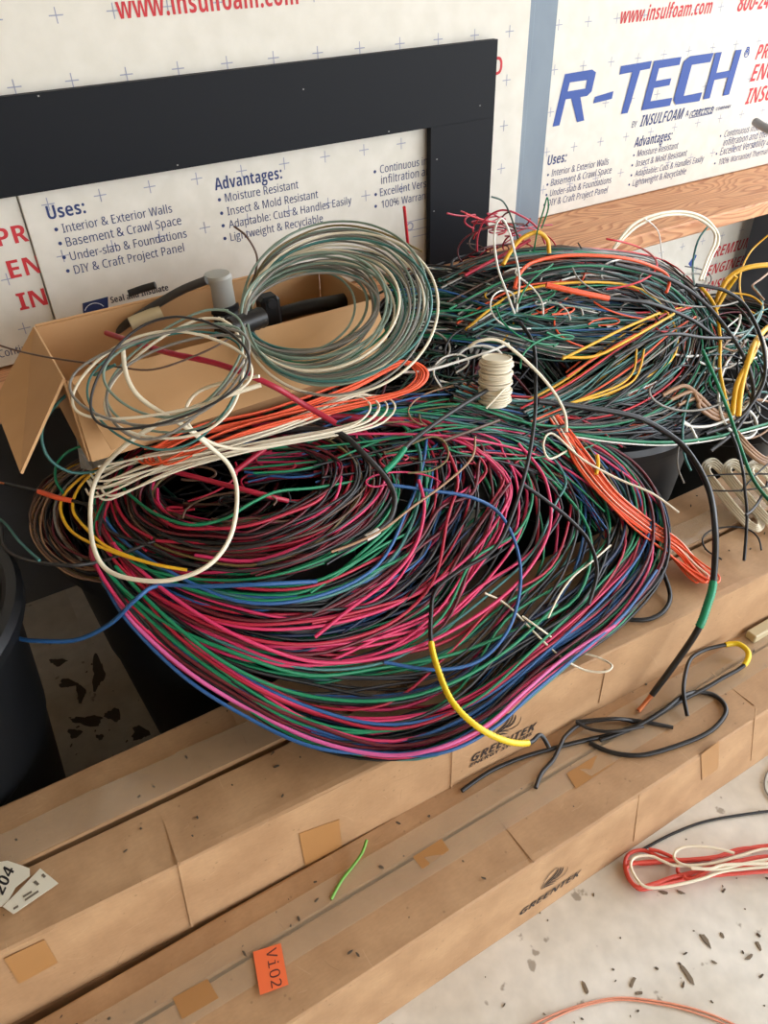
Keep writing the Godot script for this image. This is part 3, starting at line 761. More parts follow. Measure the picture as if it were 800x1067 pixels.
# ------------------------------------------------------------------ open cardboard box
func open_box() -> void:
	var tan_card := tri("box_card", noise_tex(0.012, sr(180, 138, 92), sr(196, 154, 108), 256, 77, 4, 0.4), Vector3(2, 2, 2), 0.75)
	var o := thing("cardboard_box", "open cardboard box with folded-out flaps on top of the bins", "box")
	var y1 := 0.85; var y0 := 0.712; var xa := 0.098; var xb := 0.60; var zf := -1.064; var zb := -1.272; var t := 0.004
	put("back_wall", box_mesh(Vector3(xa, y0, zb - t), Vector3(xb, y1, zb), 0.001), tan_card, o)
	put("front_wall", box_mesh(Vector3(xa, y0, zf), Vector3(xb, y1 - 0.002, zf + t), 0.001), tan_card, o)
	put("side_wall", box_mesh(Vector3(xa - t, y0, zb), Vector3(xa, y1, zf), 0.001), tan_card, o)
	put("side_wall", box_mesh(Vector3(xb, y0, zb), Vector3(xb + t, y1, zf), 0.001), tan_card, o)
	put("bottom", box_mesh(Vector3(xa, y0, zb), Vector3(xb, y0 + t, zf), 0.001), tan_card, o)
	var s := st()
	var f := [Vector3(xa + 0.006, y1, zf), Vector3(xb, y1, zf), on_y(408, 375, 0.775), on_y(116, 469, 0.765)]
	plate(s, [f[3], f[2], f[1], f[0]], Vector3(0, 0.5, 0.86), t); put("flap", done(s), tan_card, o)
	s = st()
	f = [Vector3(xa, y1, zb), Vector3(xa, y1, zf), on_y(24, 494, 0.755), on_y(-4, 421, 0.79)]
	plate(s, f, Vector3(-0.7, 0.7, 0), t); put("flap", done(s), tan_card, o)
	s = st()
	f = [Vector3(xa - 0.03, y1 + 0.004, zb - 0.02), Vector3(xa, y1 + 0.002, zb), Vector3(xb - 0.02, y1 + 0.002, zb), Vector3(xb - 0.02, y1 - 0.10, zb - 0.07), Vector3(xa, y1 - 0.10, zb - 0.07)]
	plate(s, [f[1], f[2], f[3], f[4]], Vector3(0, 0.5, -0.86), t); put("flap", done(s), tan_card, o)
	# what stands in it
	var plast := mat("pvc_grey", sr(168, 168, 160), 0.45); var bl := mat("bin_black", sr(15, 16, 18), 0.45)
	var c := thing("conduit_fitting", "grey and black plastic conduit fitting standing in the open box", "fitting")
	var p := on_y(232, 322, 0.80)
	var m := put("cap", lathe([Vector2(0, 0.115), Vector2(0.022, 0.115), Vector2(0.025, 0.110), Vector2(0.026, 0.062), Vector2(0, 0.062)], 28, false), plast, c); m.position = p - Vector3(0, .05, 0)
	m = put("threaded_sleeve", lathe([Vector2(0, 0.062), Vector2(0.030, 0.062), Vector2(0.031, 0.052), Vector2(0.028, 0.049), Vector2(0.031, 0.042), Vector2(0.028, 0.039), Vector2(0.031, 0.032), Vector2(0.028, 0.029), Vector2(0.031, 0.022), Vector2(0.029, 0.0), Vector2(0, 0)], 28, false), bl, c); m.position = p - Vector3(0, .05, 0)
	var ob := thing("cable_clamp", "black cable clamp block lying in the open box by the tied coil", "clamp")
	var q := on_y(281, 325, 0.835)
	put("block", box_mesh(q + Vector3(-0.018, -0.03, -0.016), q + Vector3(0.016, 0.03, 0.016), 0.006), bl, ob)
	tube_in(PackedVector3Array([q + Vector3(-0.001, 0.02, 0.02), q + Vector3(-0.001, 0.02, 0.014)]), 0.008, 12); put("screw", commit(), mat("screw", sr(60, 60, 62), 0.4, 0.6), ob)
	tube_in(crom(PackedVector3Array([on_y(284, 330, 0.80), on_y(320, 320, 0.81), on_y(358, 313, 0.81), on_y(372, 305, 0.81)]), 5), 0.013, 14)
	tag(put("conduit", commit(), bl), "thick black flexible conduit in the open box under the pale coil", "conduit")
	tube_in(crom(PackedVector3Array([on_y(112, 352, 0.80), on_y(140, 332, 0.83), on_y(184, 305, 0.87), on_y(215, 292, 0.89)]), 5), 0.007, 12)
	tag(put("conduit", commit(), mat("rubber_grey", sr(58, 56, 54), 0.5)), "dark grey rubber conduit poking up over the open box's back wall", "conduit")
	tube_in(crom(PackedVector3Array([on_y(134, 306, 0.86), on_y(148, 301, 0.865), on_y(162, 297, 0.87)]), 4), 0.006, 12)
	tag(put("cable_end", commit(), bl), "short black cable end lying on the box's back edge", "cable")
	tube_in(PackedVector3Array([on_y(136, 338, 0.83), on_y(168, 325, 0.84)]), 0.012, 14)
	tag(put("insulator", commit(), mat("ivory", sr(190, 176, 140), 0.5)), "ivory plastic tube inside the open box", "tube")
	# printed plastic bag at the corner of the box
	s = st()
	var nz := FastNoiseLite.new(); nz.seed = 3; nz.frequency = 0.35
	var rows := []
	for i in 9:
		var row := []
		for j in 6:
			var px := lerpf(lerpf(72, 112, j / 5.0), lerpf(84, 118, j / 5.0), i / 8.0); var py := lerpf(405, 488, i / 8.0) + j * 1.5
			row.append(on_y(px, py, lerpf(0.765, 0.665, i / 8.0) + nz.get_noise_2d(i * 3.0, j * 4.0) * 0.02))
		rows.append(row)
	for i in 8:
		for j in 5: quad(s, rows[i][j], rows[i][j + 1], rows[i + 1][j + 1], rows[i + 1][j])
	tag(put("plastic_bag", done(s), mat("bag", sr(166, 164, 160), 0.35)), "crumpled grey plastic bag under the corner of the open box", "bag")

# ------------------------------------------------------------------ the heap
func heap_of_wire() -> void:
	# big coil thrown over the front of the heap and the rear carton
	var di := [[150, 470], [112, 520], [118, 556], [165, 590], [245, 612], [325, 605], [392, 570], [428, 530], [440, 490], [432, 455], [405, 432], [365, 420], [320, 420], [270, 430], [225, 442], [180, 455]]
	var do := [[118, 500], [98, 560], [110, 605], [165, 672], [240, 728], [320, 772], [410, 788], [490, 765], [560, 712], [640, 655], [690, 588], [690, 530], [655, 482], [600, 450], [520, 428], [400, 418]]
	var dcol := {"pink": 17, "crimson": 10, "black": 34, "charcoal": 10, "blue": 13, "navy": 6, "green": 14, "dark green": 4, "teal": 2, "maroon": 6}
	family(di, do, 94, 0, 30, dcol, 0.0022, 0.0030, "in the large coil draped over the carton", 5.0, 0.025, 2.0, 0.11, 0.14)
	# the sheaf at the right rim of that coil, where the strands close up
	var si := [[118, 556], [170, 636], [250, 700], [330, 738], [410, 748], [490, 722], [560, 672], [625, 610], [658, 555], [655, 505], [620, 466], [560, 440]]
	var so := [[110, 605], [165, 674], [240, 728], [320, 775], [410, 790], [495, 765], [570, 706], [650, 650], [694, 588], [692, 528], [655, 480], [595, 446]]
	family(si, so, 30, 4, 20, dcol, 0.0021, 0.0029, "in the outer sheaf of the draped coil", 2.5, 0.025, 1.0, 0.25, 0.12)
	# ring of dark wire lying in the bin
	var ri := []; var ro := []
	for k in 17:
		var a := TAU * (k / 14.0) + 2.4
		ri.append([248 + cos(a) * 88 + sin(a) * 4, 506 + sin(a) * 38 - cos(a) * 10]); ro.append([256 + cos(a) * 160, 512 + sin(a) * 92 - cos(a) * 14])
	family(ri, ro, 32, 30, 120, {"maroon": 18, "crimson": 16, "black": 24, "charcoal": 14, "brown": 8, "olive": 6, "green": 5, "pink": 5, "tan": 3}, 0.0019, 0.0027, "in the dark red coil in the bin", 5.0, 0.03, 1.0, 0.18, 0.5)
	# thin wires at the left rim
	var li := [[120, 470], [80, 495], [60, 525], [62, 555], [85, 580], [120, 590]]
	var lo := [[90, 480], [48, 505], [32, 540], [45, 572], [80, 600], [120, 606]]
	family(li, lo, 8, 12, 24, {"olive": 8, "brown": 10, "maroon": 8, "black": 10, "tan": 6, "grey": 4, "yellow": 3}, 0.0015, 0.0021, "curling at the left rim of the bin", 5.0, 0.012, 1.0, 0.25, 0.3)
	# middle: green, red and blue tangle behind the draped coil
	var mi := [[250, 452], [320, 440], [400, 425], [470, 412], [540, 420], [600, 440], [650, 470]]
	var mo := [[260, 500], [330, 490], [410, 478], [480, 468], [540, 480], [590, 510], [620, 560]]
	family(mi, mo, 14, 30, 70, {"green": 20, "crimson": 12, "pink": 14, "black": 18, "blue": 10, "dark green": 10, "olive": 4, "brown": 4}, 0.0016, 0.0023, "in the green and red tangle behind the draped coil", 10.0, 0.03, 1.0, 0.3, 0.5)
	# back left: straight blue, teal and white lengths
	var bi := [[405, 290], [450, 278], [510, 290], [570, 300], [640, 310], [700, 322]]
	var bo := [[425, 345], [475, 350], [535, 362], [590, 372], [640, 368], [690, 352]]
	family(bi, bo, 14, 34, 90, {"blue": 10, "teal": 16, "dark green": 16, "sage": 8, "white": 8, "black": 16, "green": 10, "charcoal": 10}, 0.0016, 0.0022, "in the straight lengths behind the twine spool", 7.0, 0.03, 1.0, 0.25, 0.4)
	# right mound: round coil of mixed wire
	var ai := [[490, 350], [545, 318], [610, 305], [665, 312], [690, 338], [680, 372], [640, 398], [590, 412], [530, 415], [480, 398]]
	var ao := [[455, 290], [525, 264], [610, 260], [690, 276], [738, 318], [752, 380], [722, 432], [655, 458], [560, 452], [470, 425]]
	family(ai, ao, 24, 44, 150, {"black": 26, "charcoal": 18, "orange": 7, "dark green": 12, "teal": 10, "grey": 8, "red": 4, "yellow": 3, "green": 6, "brown": 6, "white": 2}, 0.0017, 0.0027, "in the round coil on the right-hand bin", 7.0, 0.035, 1.0, 0.2, 0.45)
	# diagonal sheaf of yellow, orange and grey
	var gi := [[540, 420], [590, 388], [640, 352], [690, 322], [715, 318]]
	var go := [[560, 448], [615, 432], [665, 396], [705, 362], [730, 335]]
	family(gi, go, 18, 12, 20, {"teal": 8, "sage": 8, "grey": 6, "orange": 6, "yellow": 3, "black": 8, "dark green": 6, "red": 3, "charcoal": 6}, 0.0019, 0.0026, "in the diagonal sheaf across the round coil", 3.0, 0.045, 1.0, 0.12, 0.3)
	# black cables bunched under the sheaf
	var ki := [[530, 440], [590, 415], [650, 408], [710, 418], [765, 398]]
	var ko := [[540, 470], [600, 458], [660, 452], [720, 452], [775, 430]]
	family(ki, ko, 8, 12, 30, {"black": 20, "charcoal": 12, "navy": 2}, 0.0025, 0.0036, "in the black bunch at the rim of the right-hand bin", 7.0, 0.02, 1.0, 0.35, 0.5)
	chaos(765, 375, 50, 75, 8, 26, {"green": 8, "white": 8, "black": 12, "yellow": 2, "tan": 4, "grey": 6, "teal": 6, "charcoal": 6}, 0.0018, 0.003, "in the tangle beside the yellow cables", 0.05, 8)
	chaos(660, 310, 70, 40, 5, 12, {"orange": 6, "black": 6, "white": 3, "red": 5, "yellow": 2, "grey": 3}, 0.0016, 0.0023, "loose over the round coil", 0.06, 7)
	chaos(560, 315, 40, 40, 4, 16, {"orange": 4, "black": 6, "white": 5, "grey": 4, "green": 4, "yellow": 2}, 0.0015, 0.0021, "in the knot behind the twine spool", 0.06, 7)
	chaos(470, 380, 50, 40, 4, 12, {"dark green": 6, "black": 10, "white": 2, "grey": 4, "charcoal": 6}, 0.0017, 0.0024, "beside the twine spool", 0.03, 6)
	chaos(440, 470, 90, 40, 5, 10, {"green": 6, "crimson": 5, "pink": 5, "black": 4, "olive": 3, "tan": 2}, 0.0016, 0.0021, "loose over the green and red tangle", 0.03, 7)
	chaos(528, 248, 34, 20, 5, 18, {"crimson": 10, "red": 6, "maroon": 4, "brown": 2}, 0.0014, 0.0018, "in the red curls against the wall", 0.06, 9, -1.33)
	chaos(235, 505, 80, 35, 3, 8, {"crimson": 5, "black": 5, "green": 3, "brown": 4}, 0.0017, 0.0022, "loose over the dark red coil", 0.03, 6)
	# darker filling below, nobody could count it
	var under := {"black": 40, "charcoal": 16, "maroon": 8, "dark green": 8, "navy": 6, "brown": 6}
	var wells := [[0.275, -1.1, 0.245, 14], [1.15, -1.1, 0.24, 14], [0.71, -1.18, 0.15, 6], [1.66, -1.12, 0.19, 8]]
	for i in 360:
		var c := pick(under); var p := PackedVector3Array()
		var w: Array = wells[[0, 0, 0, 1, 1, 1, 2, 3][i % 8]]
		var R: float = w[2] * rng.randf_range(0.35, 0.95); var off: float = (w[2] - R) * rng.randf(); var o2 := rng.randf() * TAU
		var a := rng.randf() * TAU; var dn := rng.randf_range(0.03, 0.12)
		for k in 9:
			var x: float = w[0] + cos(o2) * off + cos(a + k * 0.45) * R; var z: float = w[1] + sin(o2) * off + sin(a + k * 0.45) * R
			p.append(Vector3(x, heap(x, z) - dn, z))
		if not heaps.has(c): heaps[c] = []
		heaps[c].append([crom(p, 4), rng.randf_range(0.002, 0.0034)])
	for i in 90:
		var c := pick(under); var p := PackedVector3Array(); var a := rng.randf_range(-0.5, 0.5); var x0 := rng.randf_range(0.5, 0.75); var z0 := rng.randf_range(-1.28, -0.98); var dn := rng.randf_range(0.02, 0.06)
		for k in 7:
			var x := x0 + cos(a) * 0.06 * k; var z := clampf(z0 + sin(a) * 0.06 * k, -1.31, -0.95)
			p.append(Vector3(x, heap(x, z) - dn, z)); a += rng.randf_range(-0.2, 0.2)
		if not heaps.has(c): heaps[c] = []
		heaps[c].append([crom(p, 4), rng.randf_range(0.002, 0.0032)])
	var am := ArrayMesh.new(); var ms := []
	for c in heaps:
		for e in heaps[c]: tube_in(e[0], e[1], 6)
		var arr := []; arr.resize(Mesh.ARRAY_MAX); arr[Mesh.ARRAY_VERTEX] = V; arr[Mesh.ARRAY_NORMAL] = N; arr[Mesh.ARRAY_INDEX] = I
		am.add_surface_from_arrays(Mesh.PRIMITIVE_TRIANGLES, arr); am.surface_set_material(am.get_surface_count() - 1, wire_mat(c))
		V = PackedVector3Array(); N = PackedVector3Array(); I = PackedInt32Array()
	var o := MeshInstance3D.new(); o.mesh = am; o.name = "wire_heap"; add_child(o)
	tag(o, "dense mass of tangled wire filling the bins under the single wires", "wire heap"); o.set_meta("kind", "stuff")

# ------------------------------------------------------------------ coils held together
func tied_coils() -> void:
	# pale figure-of-eight coil bound with black tape
	var o := thing("wire_coil", "pale sage and cream wire coil, bound in black tape, on the open box", "wire coil")
	for i in 34:
		var t := i / 33.0
		var rx := lerpf(58, 98, pow(t, 0.7)) + rng.randf_range(-5, 5); var ry := lerpf(40, 84, t) + rng.randf_range(-4, 4)
		var c := pick({"cream": 10, "sage": 14, "grey": 9, "teal": 4, "white": 2, "green": 1})
		var p := PackedVector3Array(); var ph := rng.randf_range(-0.25, 0.25); var cx := 254 + rx + rng.randf_range(-3, 5); var cy := 322 + rng.randf_range(-6, 4) + (84 - ry) * 0.1
		var lift := rng.randf_range(0, 0.022); var turns := 1.0 + rng.randf() * 0.18
		for k in 17:
			var a := PI + TAU * turns * k / 16.0 + ph * 0.3
			var px := cx + cos(a) * rx + sin(a * 2 + ph * 9) * 2.5; var py := cy + sin(a) * ry * (1.0 + 0.05 * sin(a + ph * 7)) - cos(a) * 8
			p.append(on_y(px, py, 0.805 + (402 - py) * 0.00082 + lift + sin(a + ph * 20) * 0.004))
		strand(o, p, c, rng.randf_range(0.0017, 0.0022))
	for i in 8:
		var rx := rng.randf_range(66, 94); var ry := rng.randf_range(42, 64)
		var c: String = ["sage", "teal", "cream", "grey", "sage", "cream", "grey", "charcoal"][i]
		var p := PackedVector3Array(); var cx := 262 - rx + rng.randf_range(-10, 2); var cy := 396 + rng.randf_range(-12, 10); var ph := rng.randf() * 6; var tl := rng.randf_range(12, 30)
		for k in 15:
			var a := -0.9 - TAU * 1.02 * k / 14.0
			var px := cx + cos(a) * rx + sin(a * 2 + ph) * 7; var py := cy + sin(a) * ry - cos(a) * tl + cos(a * 2 + ph) * 4
			p.append(on_y(px, py, 0.785 + (470 - py) * 0.00085 + 0.003 * i))
		strand(o, p, c, rng.randf_range(0.0016, 0.0021))
	# loose ends springing up
	strand(o, PackedVector3Array([on_y(258, 330, 0.875), on_y(262, 300, 0.90), on_y(268, 270, 0.93), on_y(258, 248, 0.96), on_y(244, 236, 0.975)]), "brown", 0.0017)
	strand(o, PackedVector3Array([on_y(262, 330, 0.875), on_y(266, 290, 0.91), on_y(290, 258, 0.94), on_y(340, 236, 0.955), on_y(390, 240, 0.95), on_y(440, 262, 0.92)]), "olive", 0.0018)
	strand(o, PackedVector3Array([on_y(256, 334, 0.875), on_y(240, 352, 0.872), on_y(205, 370, 0.866), on_y(160, 385, 0.86), on_y(120, 382, 0.862), on_y(60, 374, 0.865), on_y(20, 366, 0.86), on_y(-6, 358, 0.86)]), "brown", 0.0015)
	# tape round the waist
	var rad := PackedFloat32Array(); var q := PackedVector3Array()
	for k in 13:
		q.append(on_y(lerpf(240, 274, k / 12.0), lerpf(342, 330, k / 12.0), 0.872)); rad.append(0.015 + 0.0015 * (k % 2))
	tube_in(q, 0.016, 12, rad); put("tape", commit(), wire_mat("black"), o)
	# orange and cream hairpin lying across the dark coil
	o = thing("wire_bundle", "orange and cream wire bundle folded in a hairpin across the dark red coil", "wire bundle")
	for i in 14:
		var w := i / 13.0 - 0.5
		var cr := i % 2 == 1
		var end := Vector2(446 - rng.randf() * 14, 390) if not cr else Vector2(410 + rng.randf_range(-30, 6), 424)
		var st0 := Vector2(146 + rng.randf_range(-6, 20), 474) if not cr else Vector2(92 + rng.randf_range(-6, 18), 506 + rng.randf_range(-14, 6))
		var p := PackedVector3Array(); var h := 0.05 + rng.randf() * 0.02; var of := w * 12
		for v in [[st0.x + 8, st0.y - 6], [lerpf(st0.x, end.x, .2), lerpf(st0.y, end.y, .2) - 8 + of], [lerpf(st0.x, end.x, .45), lerpf(st0.y, end.y, .42) - 6 + of], [lerpf(st0.x, end.x, .72), lerpf(st0.y, end.y, .7) - 10 + of], [end.x - 22, end.y - 12 + of * .3], [end.x, end.y - 4], [end.x - 4, end.y + 10], [end.x - 30, end.y + 22 + of * .3], [lerpf(st0.x, end.x, .6), lerpf(st0.y, end.y, .6) + 8 + of], [lerpf(st0.x, end.x, .3), lerpf(st0.y, end.y, .3) + 6 + of], [st0.x + 16, st0.y + 9], [st0.x, st0.y + 2]]:
			p.append(on_heap(v[0], v[1], h + rng.randf_range(-0.003, 0.003)))
		strand(o, p, "cream" if cr else "orange", 0.0018)
	# orange and cream hairpin hanging from the right heap onto the carton
	o = thing("wire_bundle", "orange and cream wire bundle hanging from the right heap onto the carton", "wire bundle")
	for i in 16:
		var cr := i % 4 == 3
		var of := (i / 15.0 - 0.5) * 15 + rng.randf_range(-2, 2)
		var sx := rng.randf_range(-4, 8); var ex := rng.randf_range(-26, 2)
		var p := PackedVector3Array(); var j := rng.randf_range(0, 0.012)
		var run := [[568 + sx, 424 + of * .4, .03], [584 + sx + of * .5, 448, .03], [606 + of * .8, 478 - of * .6, .03], [636 + of * .6, 516 - of * .6, .035], [672 + of * .4, 546 - of * .7, 2.425], [705 + of * .2, 568 - of * .7, 2.39], [732 + ex * .6, 588 - of * .6, 2.372], [750 + ex, 600 - of * .3, 2.366]]
		if i % 2 == 0:
			run.append_array([[748 + ex, 607, 2.366], [728 + ex * .6, 598, 2.372], [696, 577, 2.39], [660, 550, 2.43], [630, 520, 0.03]])
		for v in run: p.append(at(Vector3(v[0], v[1], v[2] + j)))
		strand(o, p, "cream" if cr else "orange", 0.0020)
	strand(o, pts([Vector3(590, 470, .04), Vector3(572, 478, .04), Vector3(566, 462, .045), Vector3(576, 452, .045), Vector3(606, 478, .05), Vector3(644, 499, .06), Vector3(679, 514, .07), Vector3(707, 534, .07)]), "cream", 0.0022)
	strand(o, pts([Vector3(622, 474, .05), Vector3(623, 484, .05), Vector3(621, 494, .05)]), "yellow", 0.0038, "tape")
	# white cord folded in hairpins on the rear carton
	o = thing("cord_coil", "white flat cord folded in hairpin loops beside the right-hand bin", "cord")
	for g in 3:
		var T: Vector2 = [Vector2(739, 486), Vector2(761, 487), Vector2(784, 488)][g]; var E: Vector2 = [Vector2(784, 541), Vector2(806, 538), Vector2(828, 536)][g]
		var d := (E - T).normalized(); var nn := Vector2(-d.y, d.x)
		for i in 4:
			var w := 4.2 + i * 2.3; var p := PackedVector3Array(); var h := 2.368 + g * 0.008 + (3 - i) * 0.002
			for v in [[66 + i * 3, 0.95], [44, 1.05], [24, 1.0], [8, 0.95], [-2, 0.75], [-5, 0.0], [-2, -0.75], [8, -0.95], [24, -1.0], [44, -1.0], [66 + i * 2, -0.9], [72 + i * 4, -0.4], [73 + i * 4, 0.3], [66 + i * 3, 0.9]]:
				var u2: Vector2 = T + d * (v[0] + 10 - w) + nn * (v[1] * w)
				p.append(at(Vector3(u2.x, u2.y, h + 0.05 * clampf((60.0 - v[0]) / 60.0, 0, 1))))
			strand(o, p, "cream", 0.0030)
	# red and cream bundle on the floor
	o = thing("wire_bundle", "red and cream wire bundle lying looped on the concrete floor", "wire bundle")
	var fl := [["coral", [[830, 880], [790, 882], [760, 890], [735, 894], [700, 897], [670, 900], [655, 898], [652, 908], [658, 920], [672, 926], [700, 920], [725, 908], [750, 903], [830, 905]]],
		["coral", [[830, 884], [775, 884], [745, 893], [710, 897], [690, 894], [670, 886], [655, 890], [651, 903], [657, 918], [668, 927], [690, 921], [720, 915], [760, 911], [830, 906]]],
		["coral", [[712, 915], [706, 908], [707, 898], [700, 893], [686, 887], [676, 885]]],
		["coral", [[830, 896], [780, 896], [750, 900], [725, 908], [700, 914], [680, 921], [663, 924], [654, 912], [656, 901], [690, 897], [740, 895]]],
		["coral", [[830, 893], [790, 893], [745, 904], [720, 916], [712, 913]]],
		["cream", [[830, 885], [795, 885], [770, 892], [740, 900], [705, 902], [690, 897], [678, 892], [662, 893], [657, 902], [664, 917], [676, 925], [700, 923], [730, 916], [760, 907], [830, 901]]],
		["cream", [[830, 890], [780, 899], [745, 906], [715, 902], [703, 895], [705, 886], [720, 882], [745, 884], [765, 889]]],
		["cream", [[830, 900], [790, 900], [755, 901], [740, 905], [720, 905]]]]
	var lv := 0.004
	for e in fl:
		var p := PackedVector3Array()
		for v in e[1]: p.append(on_y(v[0], v[1], lv))
		strand(o, p, e[0], 0.0034 if e[0] == "coral" else 0.0026); lv += 0.0045

# ------------------------------------------------------------------ single wires that can be told apart
func run(called: String, label: String, c: String, r: float, a: Array, group := "") -> void:
	var v := []
	for e in a: v.append(Vector3(e[0], e[1], e[2]))
	wire(called, label, pts(v), c, r, group, 8)

func single_wires() -> void:
	run("wire", "lilac pink wire along the very edge of the draped coil", "lilac", 0.0030, [[112, 606, .02], [140, 650, .025], [200, 703, .03], [265, 742, .03], [330, 772, .03], [400, 787, .03], [455, 780, .035], [505, 757, .035], [545, 722, .035], [590, 684, .03], [640, 652, .03]])
	run("wire", "blue wire beside the lilac one along the edge of the draped coil", "blue", 0.0028, [[105, 600, .02], [132, 646, .02], [190, 704, .025], [255, 746, .03], [325, 778, .03], [400, 786, .025], [462, 784, .03], [515, 758, .03], [555, 722, .03], [600, 684, .03], [650, 640, .03], [684, 594, .03]])
	run("wire", "pink wire sweeping low across the middle of the draped coil", "pink", 0.0030, [[120, 570, .03], [180, 622, .035], [250, 664, .035], [330, 690, .035], [410, 682, .035], [480, 652, .035], [540, 606, .035], [572, 552, .035], [568, 500, .035], [540, 462, .03]])
	run("wire", "pink wire rising steeply through the middle of the draped coil", "pink", 0.0030, [[328, 664, .03], [365, 634, .035], [405, 604, .04], [432, 570, .04], [442, 530, .04], [436, 500, .04]])
	run("wire", "green wire bowing through the lower half of the draped coil", "green", 0.0028, [[120, 590, .03], [175, 645, .035], [240, 694, .035], [315, 724, .035], [400, 730, .035], [470, 712, .035], [530, 676, .03], [580, 630, .03]])
	run("wire", "blue wire arching round the right side of the draped coil", "blue", 0.0030, [[400, 690, .03], [455, 698, .035], [500, 688, .035], [530, 655, .04], [542, 610, .04], [538, 570, .04], [520, 535, .04], [490, 518, .04], [440, 510, .035], [405, 505, .03]])
	var up := 0.045
	run("wire", "thick cream wire in a wide open loop over the dark red coil", "cream", 0.0034, [[272, 401, 2.85], [225, 416, 2.84], [182, 433, 2.825], [150, 450, 2.805], [128, 466, 2.785], [108, 486, 2.74], [97, 508, 2.70], [94, 540, 2.665], [98, 572, 2.655], [112, 594, 2.64], [142, 604, 2.635], [180, 604, 2.635], [217, 589, 2.645], [240, 559, 2.66], [247, 517, 2.68], [240, 487, 2.71], [218, 465, 2.76], [190, 443, 2.80], [150, 418, 2.835], [133, 395, 2.86], [128, 365, 2.88]])
	run("wire", "cream wire curving across the box flap into the orange bundle", "cream", 0.0026, [[270, 392, 2.855], [235, 398, 2.84], [207, 408, 2.825], [194, 425, 2.81], [198, 445, 2.79], [222, 462, 2.76], [255, 468, 2.74], [300, 462, 2.735]])
	run("wire", "bright blue wire stretched from the heap to the left bin", "blue", 0.0034, [[-12, 648, 2.52], [15, 664, 2.52], [45, 668, 2.525], [82, 666, 2.53], [116, 649, 2.56], [142, 624, 2.60], [165, 610, .03], [210, 611, .035], [270, 609, .03], [330, 606, .02]])
	for k in 2:
		run("wire", "yellow wire bending over the left rim of the bin", "yellow", 0.0024, [[104 + k * 5, 487, .03], [86 + k * 6, 497, .035], [68 + k * 11, 514, .035], [63 + k * 13, 532, .035], [76 + k * 12, 555 - k * 6, .035], [112, 573 - k * 3, .04], [157, 587, .035], [195, 594, .03]], "yellow wire bending over the left rim of the bin")
	run("wire", "teal wire hanging off the left rim of the bin", "teal", 0.0022, [[-8, 536, 2.60], [6, 546, 2.615], [20, 564, 2.625], [41, 584, 2.63]])
	run("wire", "dark grey cord slung along the left rim of the bin", "charcoal", 0.0030, [[2, 545, 2.60], [4, 568, 2.60], [22, 582, 2.61], [67, 589, 2.63], [105, 585, .03], [135, 574, .03], [170, 560, .02]])
	cable("cable", "black cable with orange end pointing out of the red coil bin", pts([Vector3(-4, 502, 2.66), Vector3(18, 507, 2.66), Vector3(40, 512, 2.66), Vector3(58, 518, 2.66), Vector3(76, 522, 2.655), Vector3(100, 528, 2.65)]), 0.003, [["copper_end", "copper", 0, .5, .6], ["jacket", "black", .5, 5, 1.0], ["tape", "orange", 2.0, 4.0, 1.35]])
	run("sleeve", "long crimson sleeve lying across the open box under the pale coil", "crimson", 0.0045, [[111, 347, 2.835], [170, 366, 2.86], [230, 380, 2.855], [282, 401, 2.83], [316, 421, 2.79], [350, 441, 2.76]])
	run("sleeve", "crimson sleeve crossing the opening of the dark red coil", "crimson", 0.0042, [[165, 487, .04], [215, 500, .04], [265, 513, .04], [300, 522, .02]])
	run("sleeve", "short crimson sleeve under the orange and cream hairpin", "crimson", 0.0045, [[276, 468, .03], [262, 478, .03], [244, 492, .025]])
	run("sleeve", "crimson sleeve slanting through the blue lengths near the wall", "crimson", 0.0034, [[484, 287, .03], [508, 274, .04], [534, 260, .05], [552, 250, .06]])
	run("wire", "red wire end standing upright in front of the cream board", "red", 0.0030, [[421, 216, 2.93], [423, 236, 2.88], [425, 256, 2.83], [427, 280, 2.78]])
	run("wire", "long green wire arching through the dark red coil", "green", 0.0024, [[120, 500, .035], [140, 520, .04], [165, 537, .045], [200, 547, .045], [235, 540, .045], [262, 524, .045], [290, 512, .04], [330, 508, .03], [390, 498, .02]])
	run("wire", "green wire looping out at the left below the open box", "green", 0.0022, [[118, 468, 2.71], [100, 463, 2.70], [76, 468, 2.69], [60, 482, 2.68], [58, 500, 2.67], [66, 514, 2.66]])
	run("wire", "teal grey wire looping round the bag at the box corner", "teal", 0.0024, [[120, 380, 2.865], [90, 396, 2.84], [60, 420, 2.80], [44, 448, 2.76], [50, 476, 2.72], [74, 492, 2.69], [104, 490, 2.68], [128, 478, 2.69]])
	cable("cable", "dark brown cable ending in green tape above the draped coil", pts([Vector3(512, 404, .06), Vector3(485, 420, .06), Vector3(455, 440, .06), Vector3(430, 459, .06), Vector3(422, 467, .06), Vector3(412, 480, .055), Vector3(400, 492, .05)]), 0.0040, [["jacket", "charcoal", 0, 4, 1.0], ["tape", "mint", 4, 6, 1.3]])
	var c := cable("cable", "thick dark cable with white marker arching over the dark red coil", pts([Vector3(270, 452, .03), Vector3(300, 448, .045), Vector3(327, 447, .05), Vector3(355, 452, .055), Vector3(380, 474, .055), Vector3(401, 497, .05), Vector3(411, 518, .05), Vector3(407, 540, .05), Vector3(394, 553, .05), Vector3(381, 561, .045), Vector3(351, 574, .04)]), 0.0046, [["jacket", "charcoal", 0, 10, 1.0], ["marker", "white", 8, 9, 1.25]])
	run("wire", "thin tan wire running straight down over the draped coil", "tan", 0.0020, [[495, 455, .06], [491, 478, .065], [462, 505, .065], [430, 528, .065], [400, 551, .06], [370, 566, .055], [345, 575, .05]])
	run("wire", "yellow-brown wire looping beside the green taped cable", "olive", 0.0018, [[400, 472, .04], [425, 464, .045], [450, 455, .05], [464, 462, .05], [466, 478, .05], [450, 490, .05], [425, 493, .045]])
